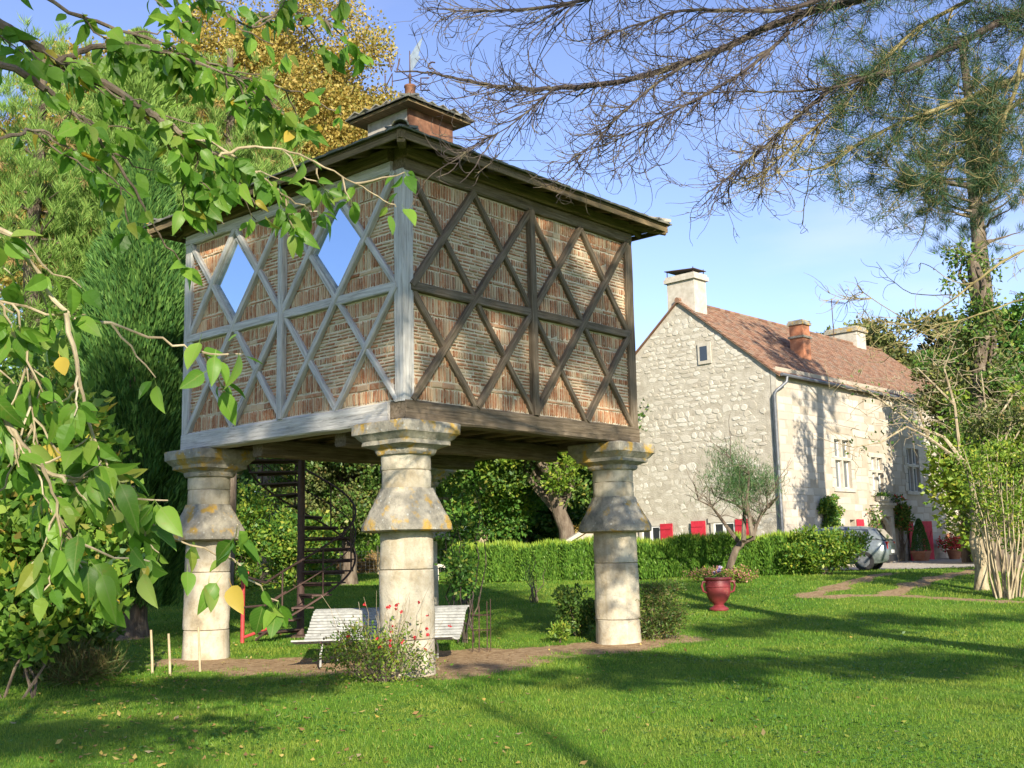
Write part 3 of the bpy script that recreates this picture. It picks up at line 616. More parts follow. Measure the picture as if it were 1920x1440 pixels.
# ---- lantern
LZ0, LZ1, LH = 8.2, 9.72, .56
def hole_wall(name, mat, Mw, r, hx, hz, w_, z0, z1, th=.05):
    n = 32; mb = MB(); ring = []; outer = []
    for k in range(n):
        a = 2*math.pi*(k+.5)/n; ca, sa = math.cos(a), math.sin(a); ring.append((hx+r*ca, hz+r*sa))
        s = min((w_/2-hx)/ca if ca > 1e-6 else 1e9, (-w_/2-hx)/ca if ca < -1e-6 else 1e9, (z1-hz)/sa if sa > 1e-6 else 1e9, (z0-hz)/sa if sa < -1e-6 else 1e9)
        outer.append((hx+s*ca, hz+s*sa))
    # snap nearest outer points to the corners
    for cx_, cz_ in ((-w_/2, z0), (w_/2, z0), (w_/2, z1), (-w_/2, z1)):
        i = min(range(n), key=lambda j: (outer[j][0]-cx_)**2+(outer[j][1]-cz_)**2); outer[i] = (cx_, cz_)
    V = [(x, 0, z) for x, z in outer]+[(x, 0, z) for x, z in ring]+[(x, th, z) for x, z in ring]+[(x, th, z) for x, z in outer]; Fs = []
    for k in range(n):
        j = (k+1) % n; Fs += [(k, j, n+j, n+k), (n+k, n+j, 2*n+j, 2*n+k), (2*n+k, 2*n+j, 3*n+j, 3*n+k), (3*n+k, 3*n+j, j, k)]
    mb.add(V, Fs); return mb.build(name, mat, dove, M=Mw)
for k in range(4):
    Mw = Matrix.Translation((CX, CX, 0)) @ Matrix.Rotation(k*math.pi/2, 4, 'Z') @ Matrix.Translation((0, -LH, 0))
    o = hole_wall('lantern_wall', MT['rust'] if k in (0, 1) else MT['plaster'], Mw, .06, .02 if k != 3 else -.05, 9.05, 2*LH-(.0 if k % 2 == 0 else .1)-.0, LZ0, LZ1)
    o['label'] = 'rust-red lantern wall with a round hole' if k in (0, 1) else 'pale plastered lantern wall with a round hole'
mb = MB(); mb.box((CX, CX, (LZ0+LZ1)/2), (2*LH-.4, 2*LH-.4, LZ1-LZ0-.05)); mb.build('lantern_shade_fill', MT['dark_hole'], dove)  # near-black fill painted as the unlit inside behind the holes
lh = LH+.24; LP = math.tan(R(27)); lz = LZ1-.02
mb = MB(); mb.add([(CX-lh, CX-lh, lz), (CX+lh, CX-lh, lz), (CX+lh, CX+lh, lz), (CX-lh, CX+lh, lz), (CX, CX, lz+lh*LP), (CX-lh, CX-lh, lz-.05), (CX+lh, CX-lh, lz-.05), (CX+lh, CX+lh, lz-.05), (CX-lh, CX+lh, lz-.05)],
                  [(0, 1, 4), (1, 2, 4), (2, 3, 4), (3, 0, 4), (8, 7, 6, 5), (0, 5, 6, 1), (1, 6, 7, 2), (2, 7, 8, 3), (3, 8, 5, 0)])
lro = mb.build('lantern_roof', MT['wood_dark'], dove); roof(lro, CX, CX, lh+.03, lz+.005, LP, .06, .16, .16, .3, .026, 24)
fz0 = lz+lh*LP
mb = MB(); mb.lathe([(.20, fz0-.10), (.15, fz0-.03), (.105, fz0+.01), (.095, fz0+.04), (.10, fz0+.26), (.115, fz0+.28), (.11, fz0+.31), (.03, fz0+.33)], 24, (CX, CX, 0)); mb.build('finial', MT['rust'], dove, True)
# weathervane
vz = fz0+.31
mb = MB(); mb.lathe([(.022, vz-.1), (.022, vz+.14), (.03, vz+.15), (.03, vz+.22), (.012, vz+.24), (.010, vz+.7)], 10, (CX, CX, 0)); vane = mb.build('weathervane', MT['iron'], dove, True)
def letter(ch, c, ux):
    S = .20; strokes = {'S': [[(.85, .9), (.55, 1), (.2, .95), (.08, .75), (.25, .57), (.6, .47), (.85, .3), (.75, .07), (.4, 0), (.08, .1)]],
        'W': [[(0, 1), (.25, 0), (.5, .7), (.75, 0), (1, 1)]], 'N': [[(.05, 0), (.05, 1), (.9, 0), (.9, 1)]], 'E': [[(.9, 1), (.1, 1), (.1, 0), (.9, 0)], [(.1, .5), (.7, .5)]]}[ch]
    m = MB()
    for s in strokes: m.tube([Vector(c)+Vector(ux)*((x-.5)*S)+Vector((0, 0, (z-.5)*S*1.25)) for x, z in s], .015, 6)
    m.build('letter', MT['iron'], vane)
inv = Matrix.Rotation(-DA, 3, 'Z')
Wd = inv @ Vector((-.5, -.866, 0)); Sd = inv @ Vector((.866, -.5, 0)); camx = inv @ Vector((1, .0, 0))
for ch, d in (('W', Wd), ('S', Sd), ('N', -Sd), ('E', -Wd)):
    p0 = Vector((CX, CX, vz+.17)); p1 = p0+d*.42+Vector((0, 0, .02)); m = MB(); m.tube([p0, p0+d*.2, p1], .009, 6); m.build('arm', MT['iron'], vane, True)
    letter(ch, p1+d*.08+Vector((0, 0, .03)), d if abs(d.dot(camx)) > .6 else camx)
ax = inv @ Vector((.8, -.6, 0)); c0 = Vector((CX, CX, vz+.26))
poly = [(.02, .0), (.27, .24), (.21, .29), (.33, .63), (.16, .50), (.0, .34)]
m = MB(); m.slab([c0+ax*x+Vector((0, 0, z)) for x, z in poly], (inv @ Vector((.6, .8, 0)))*.008); m.build('arrow_plate', MT['vane'], vane)

# ================================================================== FOLIAGE HELPERS
def unit(v): return v/np.maximum(np.linalg.norm(v, axis=1, keepdims=True), 1e-9)
def rnd_dirs(n): return unit(RNG.normal(size=(n, 3)))
def leaf_cards(P, D, L, Wd, fold=.25, N=None):
    """one folded quad per leaf"""
    n = len(P); D = unit(D); N = rnd_dirs(n) if N is None else N
    S = unit(np.cross(D, N)); Nn = np.cross(S, D); L = np.broadcast_to(L, (n,))[:, None]; Wd = np.broadcast_to(Wd, (n,))[:, None]
    V = np.empty((n, 4, 3)); m = P+D*L*.45-Nn*Wd*fold
    V[:, 0] = P; V[:, 1] = m+S*Wd*.5; V[:, 2] = P+D*L; V[:, 3] = m-S*Wd*.5
    return V.reshape(-1, 3), np.arange(n*4).reshape(-1, 4)
def leaf_obj(name, P, D, L, Wd, mat, parent, fold=.25, N=None, kind=None):
    V, Fq = leaf_cards(np.asarray(P, float), np.asarray(D, float), L, Wd, fold, N)
    o = link(name, np_mesh(name, V, Fq, mat), parent)
    if kind: o['kind'] = kind
    return o
def in_ellipsoid(n, r, shell=.5):
    d = rnd_dirs(n); k = (shell+(1-shell)*RNG.random(n))**(1/1.3); return d*k[:, None]*np.asarray(r)[None]
def clump_leaves(centers, rad, per, flat=.75, up=.3, droop=0.0):
    """positions and directions of leaves spread round clump centres; denser on the clump's outside"""
    c = np.repeat(centers, per, 0); r = np.repeat(np.broadcast_to(rad, (len(centers),)), per); n = len(c)
    d = rnd_dirs(n); k = RNG.random(n)**.55
    P = c+d*(k*r)[:, None]*np.array([1, 1, flat]); D = unit(d+RNG.normal(size=(n, 3))*.8+np.array([0, 0, up-droop])); return P, D
def wiggle(p0, p1, n, amp, sag=0.0):
    p0 = Vector(p0); p1 = Vector(p1); L = (p1-p0).length; out = []; s = random.random()*100
    for i in range(n+1):
        t = i/n; p = p0.lerp(p1, t); k = math.sin(math.pi*t)*amp*L
        out.append(p+Vector((noise.noise(Vector((t*3, s, 0))), noise.noise(Vector((t*3, s, 5))), noise.noise(Vector((t*3, s, 9)))*.7))*k*2+Vector((0, 0, -sag*L*math.sin(math.pi*t))))
    return out
def tree(name, label, base, trunk_h, trunk_r, crown_c, crown_r, nclump, clump_r, per, L, Wd, mat, bark='bark', cat='tree', group=None, lean=(0, 0), shell=.45, flat=.75, up=.3, droop=0, limbs=14, mat2=None, frac2=0.0, crown_name='crown', twigs=0):
    """base: world; crown_c: centre relative to base"""
    t = empty(name, base, 0, label, cat, group); cc = np.array(crown_c, float)
    cen = in_ellipsoid(nclump, crown_r, shell)+cc
    cen[:, 2] = np.maximum(cen[:, 2], .25)
    top = Vector((lean[0], lean[1], trunk_h)); mb = MB(); path = wiggle((0, 0, -.15), top, 8, .035)
    mb.tube(path, [trunk_r*(1.25 if i == 0 else 1.0-.55*i/8) for i in range(9)], 12); tr = mb.build('trunk', MT[bark], t, True)
    if limbs:
        mb = MB()
        for i in range(min(limbs, nclump)):
            k = random.randint(4, 8); r0 = trunk_r*(.55-.05*(k-4)); mb.tube(wiggle(path[k], cen[i], 6, .09), [max(.012, r0*(1-j/6.6)) for j in range(7)], 6)
        for i in range(twigs):
            c = Vector(cen[random.randrange(nclump)]); d = Vector(rnd_dirs(1)[0]); mb.tube(wiggle(c, c+d*clump_r*1.3, 4, .12), [.014, .011, .009, .007, .004], 4)
        tag(mb.build('limbs', MT[bark], tr, True), kind='stuff')
    P, D = clump_leaves(cen, clump_r*(.7+.6*RNG.random(nclump)), per, flat, up, droop); n = len(P); sc = .65+.7*RNG.random(n)
    if mat2:
        k = np.repeat(RNG.random(nclump) < frac2, per); leaf_obj(crown_name, P[~k], D[~k], L*sc[~k], Wd*sc[~k], MT[mat], t); leaf_obj(crown_name, P[k], D[k], L*sc[k], Wd*sc[k], MT[mat2], t)
    else: leaf_obj(crown_name, P, D, L*sc, Wd*sc, MT[mat], t)
    return t
def conifer(name, label, base, h, r, n, mat, L=.34, Wd=.07, z0=.2, shape=.55, up=1.6, group=None, trunk_r=.28, lobes=9, cat='tree', inner=True):
    """columnar conifer: upright sprays over a lobed skin"""
    t = empty(name, base, 0, label, cat, group)
    mb = MB(); mb.tube([(0, 0, -.2), (0, 0, .3), (0, 0, h*.5), (0, 0, h*.92)], [trunk_r*1.3, trunk_r, trunk_r*.6, .03], 10); mb.build('trunk', MT['bark'], t, True)
    q = RNG.random(n)**.85; z = z0+(h-z0)*q; th = RNG.random(n)*2*np.pi
    prof = np.minimum(1, (1-q)/.42)**shape*np.minimum(1, .72+q*1.6)
    lob = .82+.12*np.sin(th*lobes+np.sin(z*1.3)*2.5)+.13*np.sin(th*4+z*1.9+np.sin(z*.7)*3)+.08*np.sin(z*5.1+th*11)
    dep = 1-.42*RNG.random(n)**2.2; rr = r*prof*lob*dep
    P = np.stack([np.cos(th)*rr, np.sin(th)*rr, z], 1); D = np.stack([np.cos(th), np.sin(th), np.full(n, up)], 1)+RNG.normal(size=(n, 3))*.42
    sc = .6+.8*RNG.random(n); leaf_obj('crown', P, D, L*sc, Wd*sc, MT[mat], t, .15); return t
def needle_tree(name, label, base, trunk_h, trunk_r, crown_c, crown_r, ntuft, needles, L, mat, group=None, mat_dead=None, shell=.35, wd=.018, bark='bark'):
    t = empty(name, base, 0, label, 'tree', group); mb = MB(); mb.tube(wiggle((0, 0, -.2), (0, 0, trunk_h), 8, .02), [trunk_r*(1.2-.9*i/8) for i in range(9)], 10); tr = mb.build('trunk', MT[bark], t, True)
    cen = in_ellipsoid(ntuft, crown_r, shell)+np.array(crown_c); mb = MB()
    for i in range(min(60, ntuft)):
        z = min(trunk_h*.98, max(trunk_h*.25, cen[i][2]-.25*np.hypot(cen[i][0], cen[i][1]))); mb.tube(wiggle((0, 0, z), cen[i], 5, .06), [.06, .05, .04, .03, .02, .012], 5)
    tag(mb.build('limbs', MT[bark], tr, True), kind='stuff')
    c = np.repeat(cen, needles, 0); n = len(c); out = unit(c-np.array([0, 0, trunk_h*.5])); D = unit(rnd_dirs(n)+out*.9+np.array([0, 0, .55])); P = c+RNG.normal(size=(n, 3))*.05
    leaf_obj('crown', P, D, L*(.7+.6*RNG.random(n)), wd, MT[mat], t, .0)
    if mat_dead:
        k = RNG.random(ntuft) < .06; c = np.repeat(cen[k]-[0, 0, .15], needles, 0); n = len(c); D = rnd_dirs(n)-np.array([0, 0, .6]); leaf_obj('dead_needles', c, D, L*.8, wd, MT[mat_dead], t, 0)
    return t
def bush(name, label, base, r, nclump, clump_r, per, L, Wd, mat, cat='bush', group=None, stems=8, mat2=None, frac2=.3, zc=None, bark='bark', up=.5, stem_r=.012, shell=.3, flat=.8):
    t = empty(name, base, 0, label, cat, group); zc = r[2] if zc is None else zc
    cen = in_ellipsoid(nclump, r, shell)+np.array([0, 0, zc]); cen[:, 2] = np.maximum(cen[:, 2], .06)
    mb = MB()
    for i in range(min(stems, nclump)):
        a = random.random()*6.28; mb.tube(wiggle((math.cos(a)*r[0]*.15, math.sin(a)*r[1]*.15, -.05), cen[i], 5, .1), [stem_r, stem_r*.9, stem_r*.75, stem_r*.6, stem_r*.45, stem_r*.3], 5)
    if stems: mb.build('stems', MT[bark], t, True)
    P, D = clump_leaves(cen, clump_r, per, flat, up); P[:, 2] = np.maximum(P[:, 2], .01); n = len(P); sc = .6+.8*RNG.random(n); k = RNG.random(n) < (frac2 if mat2 else -1)
    leaf_obj('foliage', P[~k], D[~k], (L*sc)[~k], (Wd*sc)[~k], MT[mat], t)
    if mat2: leaf_obj('foliage', P[k], D[k], (L*sc)[k], (Wd*sc)[k], MT[mat2], t)
    return t

# ================================================================== HOUSE
house = empty('stone_farmhouse', HC, HA, 'long pale stone farmhouse with rubble gable, red shutters and clay tiled roof', 'house')
HL, HWD, HE, HR = 18.0, 8.2, 7.72, 11.05; RY = HWD/2; SL = (HR-HE)/RY
# walls: body
mb = MB(); g = [(0, 0, -.6), (0, HWD, -.6), (0, HWD, HE), (0, RY, HR), (0, 0, HE)]
mb.slab([(x+.02, y+(.02 if y == 0 else 0), z) for x, y, z in g], (HL, 0, 0)); mb.build('wall', MT['wallmortar'], house)
def stone_variant(k):
    rr = random.Random(k+900); n = 8; V = []; ph = rr.random()
    base = []
    for i in range(n):
        a = 2*math.pi*(i+.5)/n; ca, sa = math.cos(a), math.sin(a); q = 4.5; r_ = .5/((abs(ca)**q+abs(sa)**q)**(1/q))*rr.uniform(.62, 1.1); base.append((ca*r_, sa*r_))
    for y, s in ((.15, 1.0), (-.55, .98), (-1, .86)):
        for x, z in base: V.append((x*s, y+(rr.uniform(-.15, .15) if y < -.9 else 0), z*s))
    Fs = [(i*n+k2, i*n+(k2+1) % n, (i+1)*n+(k2+1) % n, (i+1)*n+k2) for i in range(2) for k2 in range(n)]+[tuple(range(2*n, 3*n))]
    return V, Fs
STV = [stone_variant(k) for k in range(14)]
Mg = Matrix(((0, 1, 0, 0), (-1, 0, 0, 0), (0, 0, 1, 0), (0, 0, 0, 1)))   # gable frame: x' = -y, outward -x
GW = [(-5.46, -6.4, .85, 1.9), (-1.9, -2.87, .85, 1.93)]
def blocked(x, z, hw, hh):
    for a, b, z0, z1 in [(-6.5, -4.75, .7, 2.25), (-4.0, -1.1, .7, 2.25), (-3.22, -2.62, 8.3, 9.15)]:
        if x+hw > a and x-hw < b and z+hh > z0 and z-hh < z1: return True
    return False
stones = []; z = .3
while z < HR-.25:
    hrow = random.choice((random.uniform(.13, .22), random.uniform(.2, .36))) if z > 4.2 else random.uniform(.12, .26); x = -HWD+random.uniform(0, .2)
    while x < -.05:
        wd = random.choice((random.uniform(.2, .36), random.uniform(.3, .58))) if z > 4.2 else random.uniform(.14, .42); zz = z+random.uniform(-.04, .04)
        lim = HE+(RY-abs(-x-wd/2-RY))*SL-.15
        show = random.random() < (.97 if z > 8.0 else .86 if z > 5 else .7)+.55*noise.noise(Vector((x*.55, z*.55, 3.0)))
        if x+wd < -.02 and zz+hrow/2 < lim and show and not blocked(x+wd/2, zz, wd/2, hrow/2):
            prot = random.uniform(.010, .026) if z > 4.2 else random.uniform(.003, .014)
            S = Matrix.Translation((x+wd/2, .022, zz)) @ Matrix.Rotation(random.gauss(0, .05), 4, 'Y') @ Matrix.Diagonal((wd*random.uniform(.86, 1.04), prot, hrow*random.uniform(.6, 1.1), 1))
            stones.append((-(wd*hrow)*(1 if x > -6.3 else .1), S))
        x += wd+.015
    z += hrow+.005
stones.sort(key=lambda q: q[0]); pieces('stone', 'stonework', [s[1] for s in stones], STV, MT['rubble'], house, 300, Mg)
# facade: pale render skin with ashlar blocks and openings
FO = [(4.15, 5.49, 3.26, 5.25), (7.28, 8.32, 3.16, 4.67), (10.71, 11.95, 3.3, 5.24), (7.35, 8.55, -.1, 2.15), (5.1, 5.55, 1.0, 2.0), (10.85, 11.6, -.1, 1.98), (14.9, 15.9, .3, 1.9)]
def wall_with_openings(x0, x1, z0, z1, holes, y0, y1, name, mat, parent):
    xs = sorted({x0, x1, *[h[0] for h in holes], *[h[1] for h in holes]}); zs = sorted({z0, z1, *[h[2] for h in holes], *[h[3] for h in holes]}); mb = MB()
    for a, b in zip(xs[:-1], xs[1:]):
        for c, d in zip(zs[:-1], zs[1:]):
            mx_, mz_ = (a+b)/2, (c+d)/2
            if any(h[0] < mx_ < h[1] and h[2] < mz_ < h[3] for h in holes): continue
            mb.add([(a, y0, c), (b, y0, c), (b, y0, d), (a, y0, d)], [(0, 1, 2, 3)])
    for h in holes:
        a, b, c, d = h; mb.add([(a, y0, c), (b, y0, c), (b, y0, d), (a, y0, d), (a, y1, c), (b, y1, c), (b, y1, d), (a, y1, d)], [(0, 4, 5, 1), (1, 5, 6, 2), (2, 6, 7, 3), (3, 7, 4, 0), (4, 7, 6, 5)])
    return mb.build(name, mat, parent, fix=False)
wall_with_openings(-.0, HL, -.6, HE+.05, FO, -.24, -.01, 'facade', MT['render'], house)
mb = MB(); mb.box((-.0, -.125, (HE-.6)/2), (.004, .23, HE+.6)); mb.build('facade_end', MT['dressed'], house)
blocks = []; z = .2; row = 0
while z < HE-.25:
    hr = random.uniform(.27, .34); x = .02-(row % 2)*.2
    while x < HL-.3:
        wd = random.uniform(.4, .75); a, b = max(x, .02), x+wd-.025
        hit = any(b > h[0]-.16 and a < h[1]+.16 and z+hr > h[2]-.2 and z < h[3]+.25 for h in FO) or (b > 6.8 and a < 9.2 and z < 3.0)
        if not hit and random.random() < .8:
            blocks.append(Matrix.Translation(((a+b)/2, -.235, z+hr/2)) @ Matrix.Diagonal((b-a, random.uniform(.008, .02), hr-.025, 1)))
        x += wd
    z += hr; row += 1
pieces('ashlar_block', 'ashlar', blocks, BV[:6], MT['ashlar'], house, 0)
def fbox(name, x0, x1, z0, z1, y0, y1, mat, parent): m = MB(); m.box(((x0+x1)/2, (y0+y1)/2, (z0+z1)/2), (x1-x0, y1-y0, z1-z0)); return m.build(name, mat, parent)
def cross_window(x0, x1, z0, z1, label=None):
    m = MB(); fr = .10; y0, y1 = -.262, -.10; tr = z0+(z1-z0)*.6; cx = (x0+x1)/2
    m.box(((x0+x1)/2, (y0+y1)/2, z1+.08), (x1-x0+.5, y1-y0, .19)); m.box(((x0+x1)/2, (y0+y1)/2-.02, z0-.07), (x1-x0+.44, y1-y0+.04, .15))
    m.box((cx, -.17, (z0+z1)/2), (.11, .14, z1-z0)); m.box((cx, -.175, tr), (x1-x0, .145, .12))
    for q in range(5):
        for s in (-1, 1): zz = z0+(q+.5)*(z1-z0)/5; wd = .22 if q % 2 else .34; m.box(((x0-wd/2+.0) if s < 0 else x1+wd/2, -.25, zz), (wd, .04, (z1-z0)/5-.02))
    wn = m.build('window', MT['dressed'], house)
    for (a, b) in ((x0, cx-.055), (cx+.055, x1)):
        for (c, d) in ((z0, tr-.06), (tr+.06, z1)):
            fbox('pane', a+.05, b-.05, c+.05, d-.05, -.07, -.055, MT['glass'], wn); mm = MB()
            for (xa, xb, za, zb2) in ((a, a+.05, c, d), (b-.05, b, c, d), (a+.05, b-.05, c, c+.05), (a+.05, b-.05, d-.05, d)): mm.box(((xa+xb)/2, -.08, (za+zb2)/2), (xb-xa, .05, zb2-za))
            mm.build('casement', MT['white'], wn)
    if label: wn['label'] = label
    return wn
cross_window(*FO[0]); cross_window(*FO[1]); cross_window(*FO[2])
# gable windows, shutters, attic light
def shutter(x0, x1, z0, z1, Mf, y=-.06, swing=0.0, hinge=None):
    root = MB(); n = 4; wd = (x1-x0)/n; hx = x0 if hinge is None else hinge
    T = Mf @ Matrix.Translation((hx, y, 0)) @ Matrix.Rotation(swing, 4, 'Z') @ Matrix.Translation((-hx, -y, 0))
    root.box((x0+(x1-x0)/2, y-.035, z0+(z1-z0)*.16), (x1-x0-.04, .022, .09)); root.box((x0+(x1-x0)/2, y-.035, z0+(z1-z0)*.82), (x1-x0-.04, .022, .09))
    a = Vector((x0+.06, y-.035, z0+(z1-z0)*.2)); b = Vector((x1-.06, y-.035, z0+(z1-z0)*.78)); d = (b-a).normalized(); s = Vector((-d.z, 0, d.x))*.04
    root.slab([a+s+Vector((0, -.01, 0)), b+s+Vector((0, -.01, 0)), b-s+Vector((0, -.01, 0)), a-s+Vector((0, -.01, 0))], (0, .02, 0))
    sh = root.build('shutter', MT['shutter'], house, M=T)
    for i in range(n):
        m = MB(); m.box((x0+wd*(i+.5), y-.01, (z0+z1)/2), (wd-.006, .026, z1-z0)); m.build('board', MT['shutter'], sh)
    return sh
for (b, a, z0, z1) in GW:
    m = MB(); m.box(((a+b)/2, -.035, z1+.13), (b-a+.5, .05, .22)); m.box((a-.07, -.035, (z0+z1)/2), (.13, .05, z1-z0)); m.box((b+.07, -.035, (z0+z1)/2), (.13, .05, z1-z0)); wn = m.build('window', MT['dressed'], house, M=Mg)
    m = MB(); m.box(((a+b)/2, -.012, (z0+z1)/2), (b-a, .01, z1-z0)); m.build('pane', MT['glass_black'], wn)
    m = MB(); c = (a+b)/2
    for x in (a+.03, c, b-.03): m.box((x, -.03, (z0+z1)/2), (.06 if x != c else .12, .03, z1-z0))
    m.box((c, -.028, z0+.12), (b-a, .026, .05)); m.box((c, -.028, z1-.02), (b-a, .026, .04)); m.build('casement', MT['white'], wn)
shutter(-5.44, -4.8, .95, 2.0, Mg, swing=-.06, hinge=-5.44); shutter(-3.9, -3.24, .98, 2.05, Mg, swing=.05, hinge=-3.24); shutter(-1.87, -1.22, .98, 2.05, Mg, swing=-.05, hinge=-1.87)
m = MB(); m.box((-2.92, -.02, 8.72), (.62, .05, .86)); wn = m.build('window', MT['dressed'], house, M=Mg); m = MB(); m.box((-2.95, -.05, 8.72), (.34, .015, .58)); m.build('pane', MT['glass_black'], wn)
# front door with its carved surround, garden door, red shutters
m = MB(); m.box((7.95, -.30, 2.68), (2.15, .28, .12)); m.box((7.95, -.28, 2.57), (1.95, .2, .10)); m.box((7.95, -.26, 2.34), (1.85, .12, .36))
for s in (-1, 1): m.box((7.95+s*.76, -.27, 1.0), (.30, .14, 2.3))
for i in range(12):
    a0, a1 = math.pi*i/12, math.pi*(i+1)/12; m.slab([(7.95+math.cos(a)*r_, -.26, 1.52+math.sin(a)*r_*.9) for a, r_ in ((a0, .60), (a1, .60), (a1, .74), (a0, .74))], (0, .16, 0))
dr = m.build('door_surround', MT['dressed'], house)
fbox('door', 7.42, 8.48, -.1, 2.12, -.1, -.05, MT['wood_brown'], dr); fbox('pane', 7.6, 8.3, 1.1, 1.9, -.115, -.102, MT['glass_black'], dr)
m = MB(); m.box((11.22, -.06, .93), (.75, .05, 2.1)); gd = m.build('garden_door', MT['white'], house); fbox('pane', 10.95, 11.2, .35, 1.8, -.10, -.087, MT['glass'], gd); fbox('pane', 11.26, 11.5, .35, 1.8, -.10, -.087, MT['glass'], gd)
fbox('lintel', 10.5, 11.95, 2.0, 2.3, -.268, -.2, MT['dressed'], house)
I4 = Matrix.Identity(4)
shutter(11.66, 12.36, -.05, 1.98, I4, y=-.27, swing=-.25, hinge=11.66); shutter(10.2, 10.8, -.05, 1.98, I4, y=-.27, swing=.12, hinge=10.8); shutter(5.6, 6.2, 1.0, 2.02, I4, y=-.27); shutter(15.95, 16.6, .3, 1.9, I4, y=-.27)
# roof: sheet, real tiles, ridge
TH = math.atan(SL); vo = .06
for s in (0, 1):
    y0 = -.44 if s == 0 else HWD+.40; zz = HE-.44*SL+.06; m = MB()
    m.slab([(-.1, y0, zz), (HL+.2, y0, zz), (HL+.2, RY, HR+.06), (-.1, RY, HR+.06)], (0, 0, -.07)); rf = m.build('roof', MT['tile'], house)
    if s == 0:
        V0 = [(-.5, 0, 0), (-.25, 0, .5), (.25, 0, .5), (.5, 0, 0), (-.5, 1, 0), (-.25, 1, .5), (.25, 1, .5), (.5, 1, 0), (-.5, 0, -.5), (.5, 0, -.5)]
        TV = [(V0, [(0, 1, 5, 4), (1, 2, 6, 5), (2, 3, 7, 6), (8, 9, 3, 2, 1, 0)])]
        pl = []; Sx = Matrix.Translation((0, y0, zz)) @ Matrix.Rotation(TH, 4, 'X'); LS = (RY-y0)/math.cos(TH); v = 0.0; r_i = 0
        while v < LS-.05:
            x = -.12+(r_i % 2)*.09
            while x < HL+.2: pl.append(Sx @ Matrix.Translation((x+.09, v+random.uniform(-.015, .015), .012+random.uniform(0, .012))) @ Matrix.Rotation(-.10, 4, 'X') @ Matrix.Diagonal((.178, .2, .035, 1))); x += .18
            v += .145; r_i += 1
        pieces('tile', 'tiling', pl, TV, MT['tile'], rf, 0)
m = MB(); xx = -.1
while xx < HL: m.tube([(xx, RY, HR+.06), (xx+.42, RY, HR+.075)], [.12, .105], 8); xx += .38
m.build('ridge_tiles', MT['tile'], house, True)
# chimneys
def chimney(x, y, sx, sy, z0, z1, mat, capmat, cap_h=.14, over=.09, band=None):
    m = MB(); m.box((x, y, (z0+z1)/2), (sx, sy, z1-z0)); c = m.build('chimney', mat, house)
    m = MB(); m.box((x, y, z1+cap_h/2+.004), (sx+2*over, sy+2*over, cap_h)); m.box((x, y, z1+cap_h*1.35+.01), (sx+over, sy+over, cap_h*.6)); m.build('cap', capmat, c)
    if band: m = MB(); m.box((x, y, band), (sx+.12, sy+.12, .09)); m.build('band', capmat, c)
    return c
c1 = chimney(.52, 4.02, .86, 1.35, 9.9, 11.92, MT['dressed'], MT['dressed'], .16, .1)
m = MB(); m.slab([(.08, 3.3, 12.33), (.96, 3.3, 12.33), (.96, 4.8, 12.46), (.08, 4.8, 12.46)], (0, 0, .03)); 
for (x, y) in ((.15, 3.4), (.9, 3.4), (.15, 4.7), (.9, 4.7)): m.box((x, y, 12.3), (.03, .03, .28))
m.build('flue_cover', MT['iron'], c1)
chimney(5.2, 1.55, .62, .62, 8.5, 10.32, MT['terracotta'], MT['lichen'], .12, .07, 9.8)
chimney(15.4, 4.6, 1.0, 1.6, 9.9, 11.75, MT['dressed'], MT['lichen'], .16, .1)
m = MB(); m.tube([(13.5, 4.3, 10.9), (13.5, 4.3, 13.3)], .025, 6); m.tube([(13.2, 4.3, 13.1), (14.6, 4.2, 13.2)], .015, 5)
for i in range(6): m.tube([(13.3+i*.24, 4.0, 13.11+i*.015), (13.3+i*.24, 4.5, 13.11+i*.015)], .01, 4)
m.build('television_aerial', MT['iron'], house)
# gutter and downpipe
m = MB(); m.tube([(-.05, -.52, HE-.30), (HL+.1, -.52, HE-.34)], .065, 8); m.build('gutter', MT['zinc'], house, True)
m = MB(); m.tube([(.35, -.52, HE-.34), (.32, -.5, HE-.55), (.1, -.38, HE-.75), (-.06, -.26, HE-.9), (-.085, -.18, HE-1.05), (-.085, -.18, 3.5), (-.085, -.18, -.3)], .06, 10); m.build('downpipe', MT['zinc'], house, True)
# flower box, wall plaque, lamp bracket (things that can be lifted away)
wpos = lambda x, y, z: HC + Hdx*x + Hdy*y + Vector((0, 0, z))
b0 = empty('window_box', wpos(7.9, -.36, 2.745), HA, 'stone window box of green plants on the cornice above the front door', 'planter')
m = MB(); m.lathe([(.30, 0), (.40, .04), (.44, .22), (.46, .25), (.40, .25), (.38, .2)], 20, (0, 0, 0), 4); o = m.build('trough', MT['dressed'], b0); o.scale = (1.15, .36, 1)
P = RNG.normal(size=(420, 3))*[.28, .09, .05]+[0, 0, .28]; leaf_obj('plants', P, rnd_dirs(420)+[0, 0, .6], .11, .05, MT['green'], b0)
pq = empty('wall_plaque', wpos(14.4, -.27, 1.25), HA, 'round terracotta plaque hung on the facade beside the red door shutter', 'plaque'); m = MB(); m.lathe([(.19, 0), (.2, .02), (.17, .05), (.08, .07)], 20); o = m.build('disc', MT['terracotta'], pq, True); o.rotation_euler = (R(90), 0, 0)
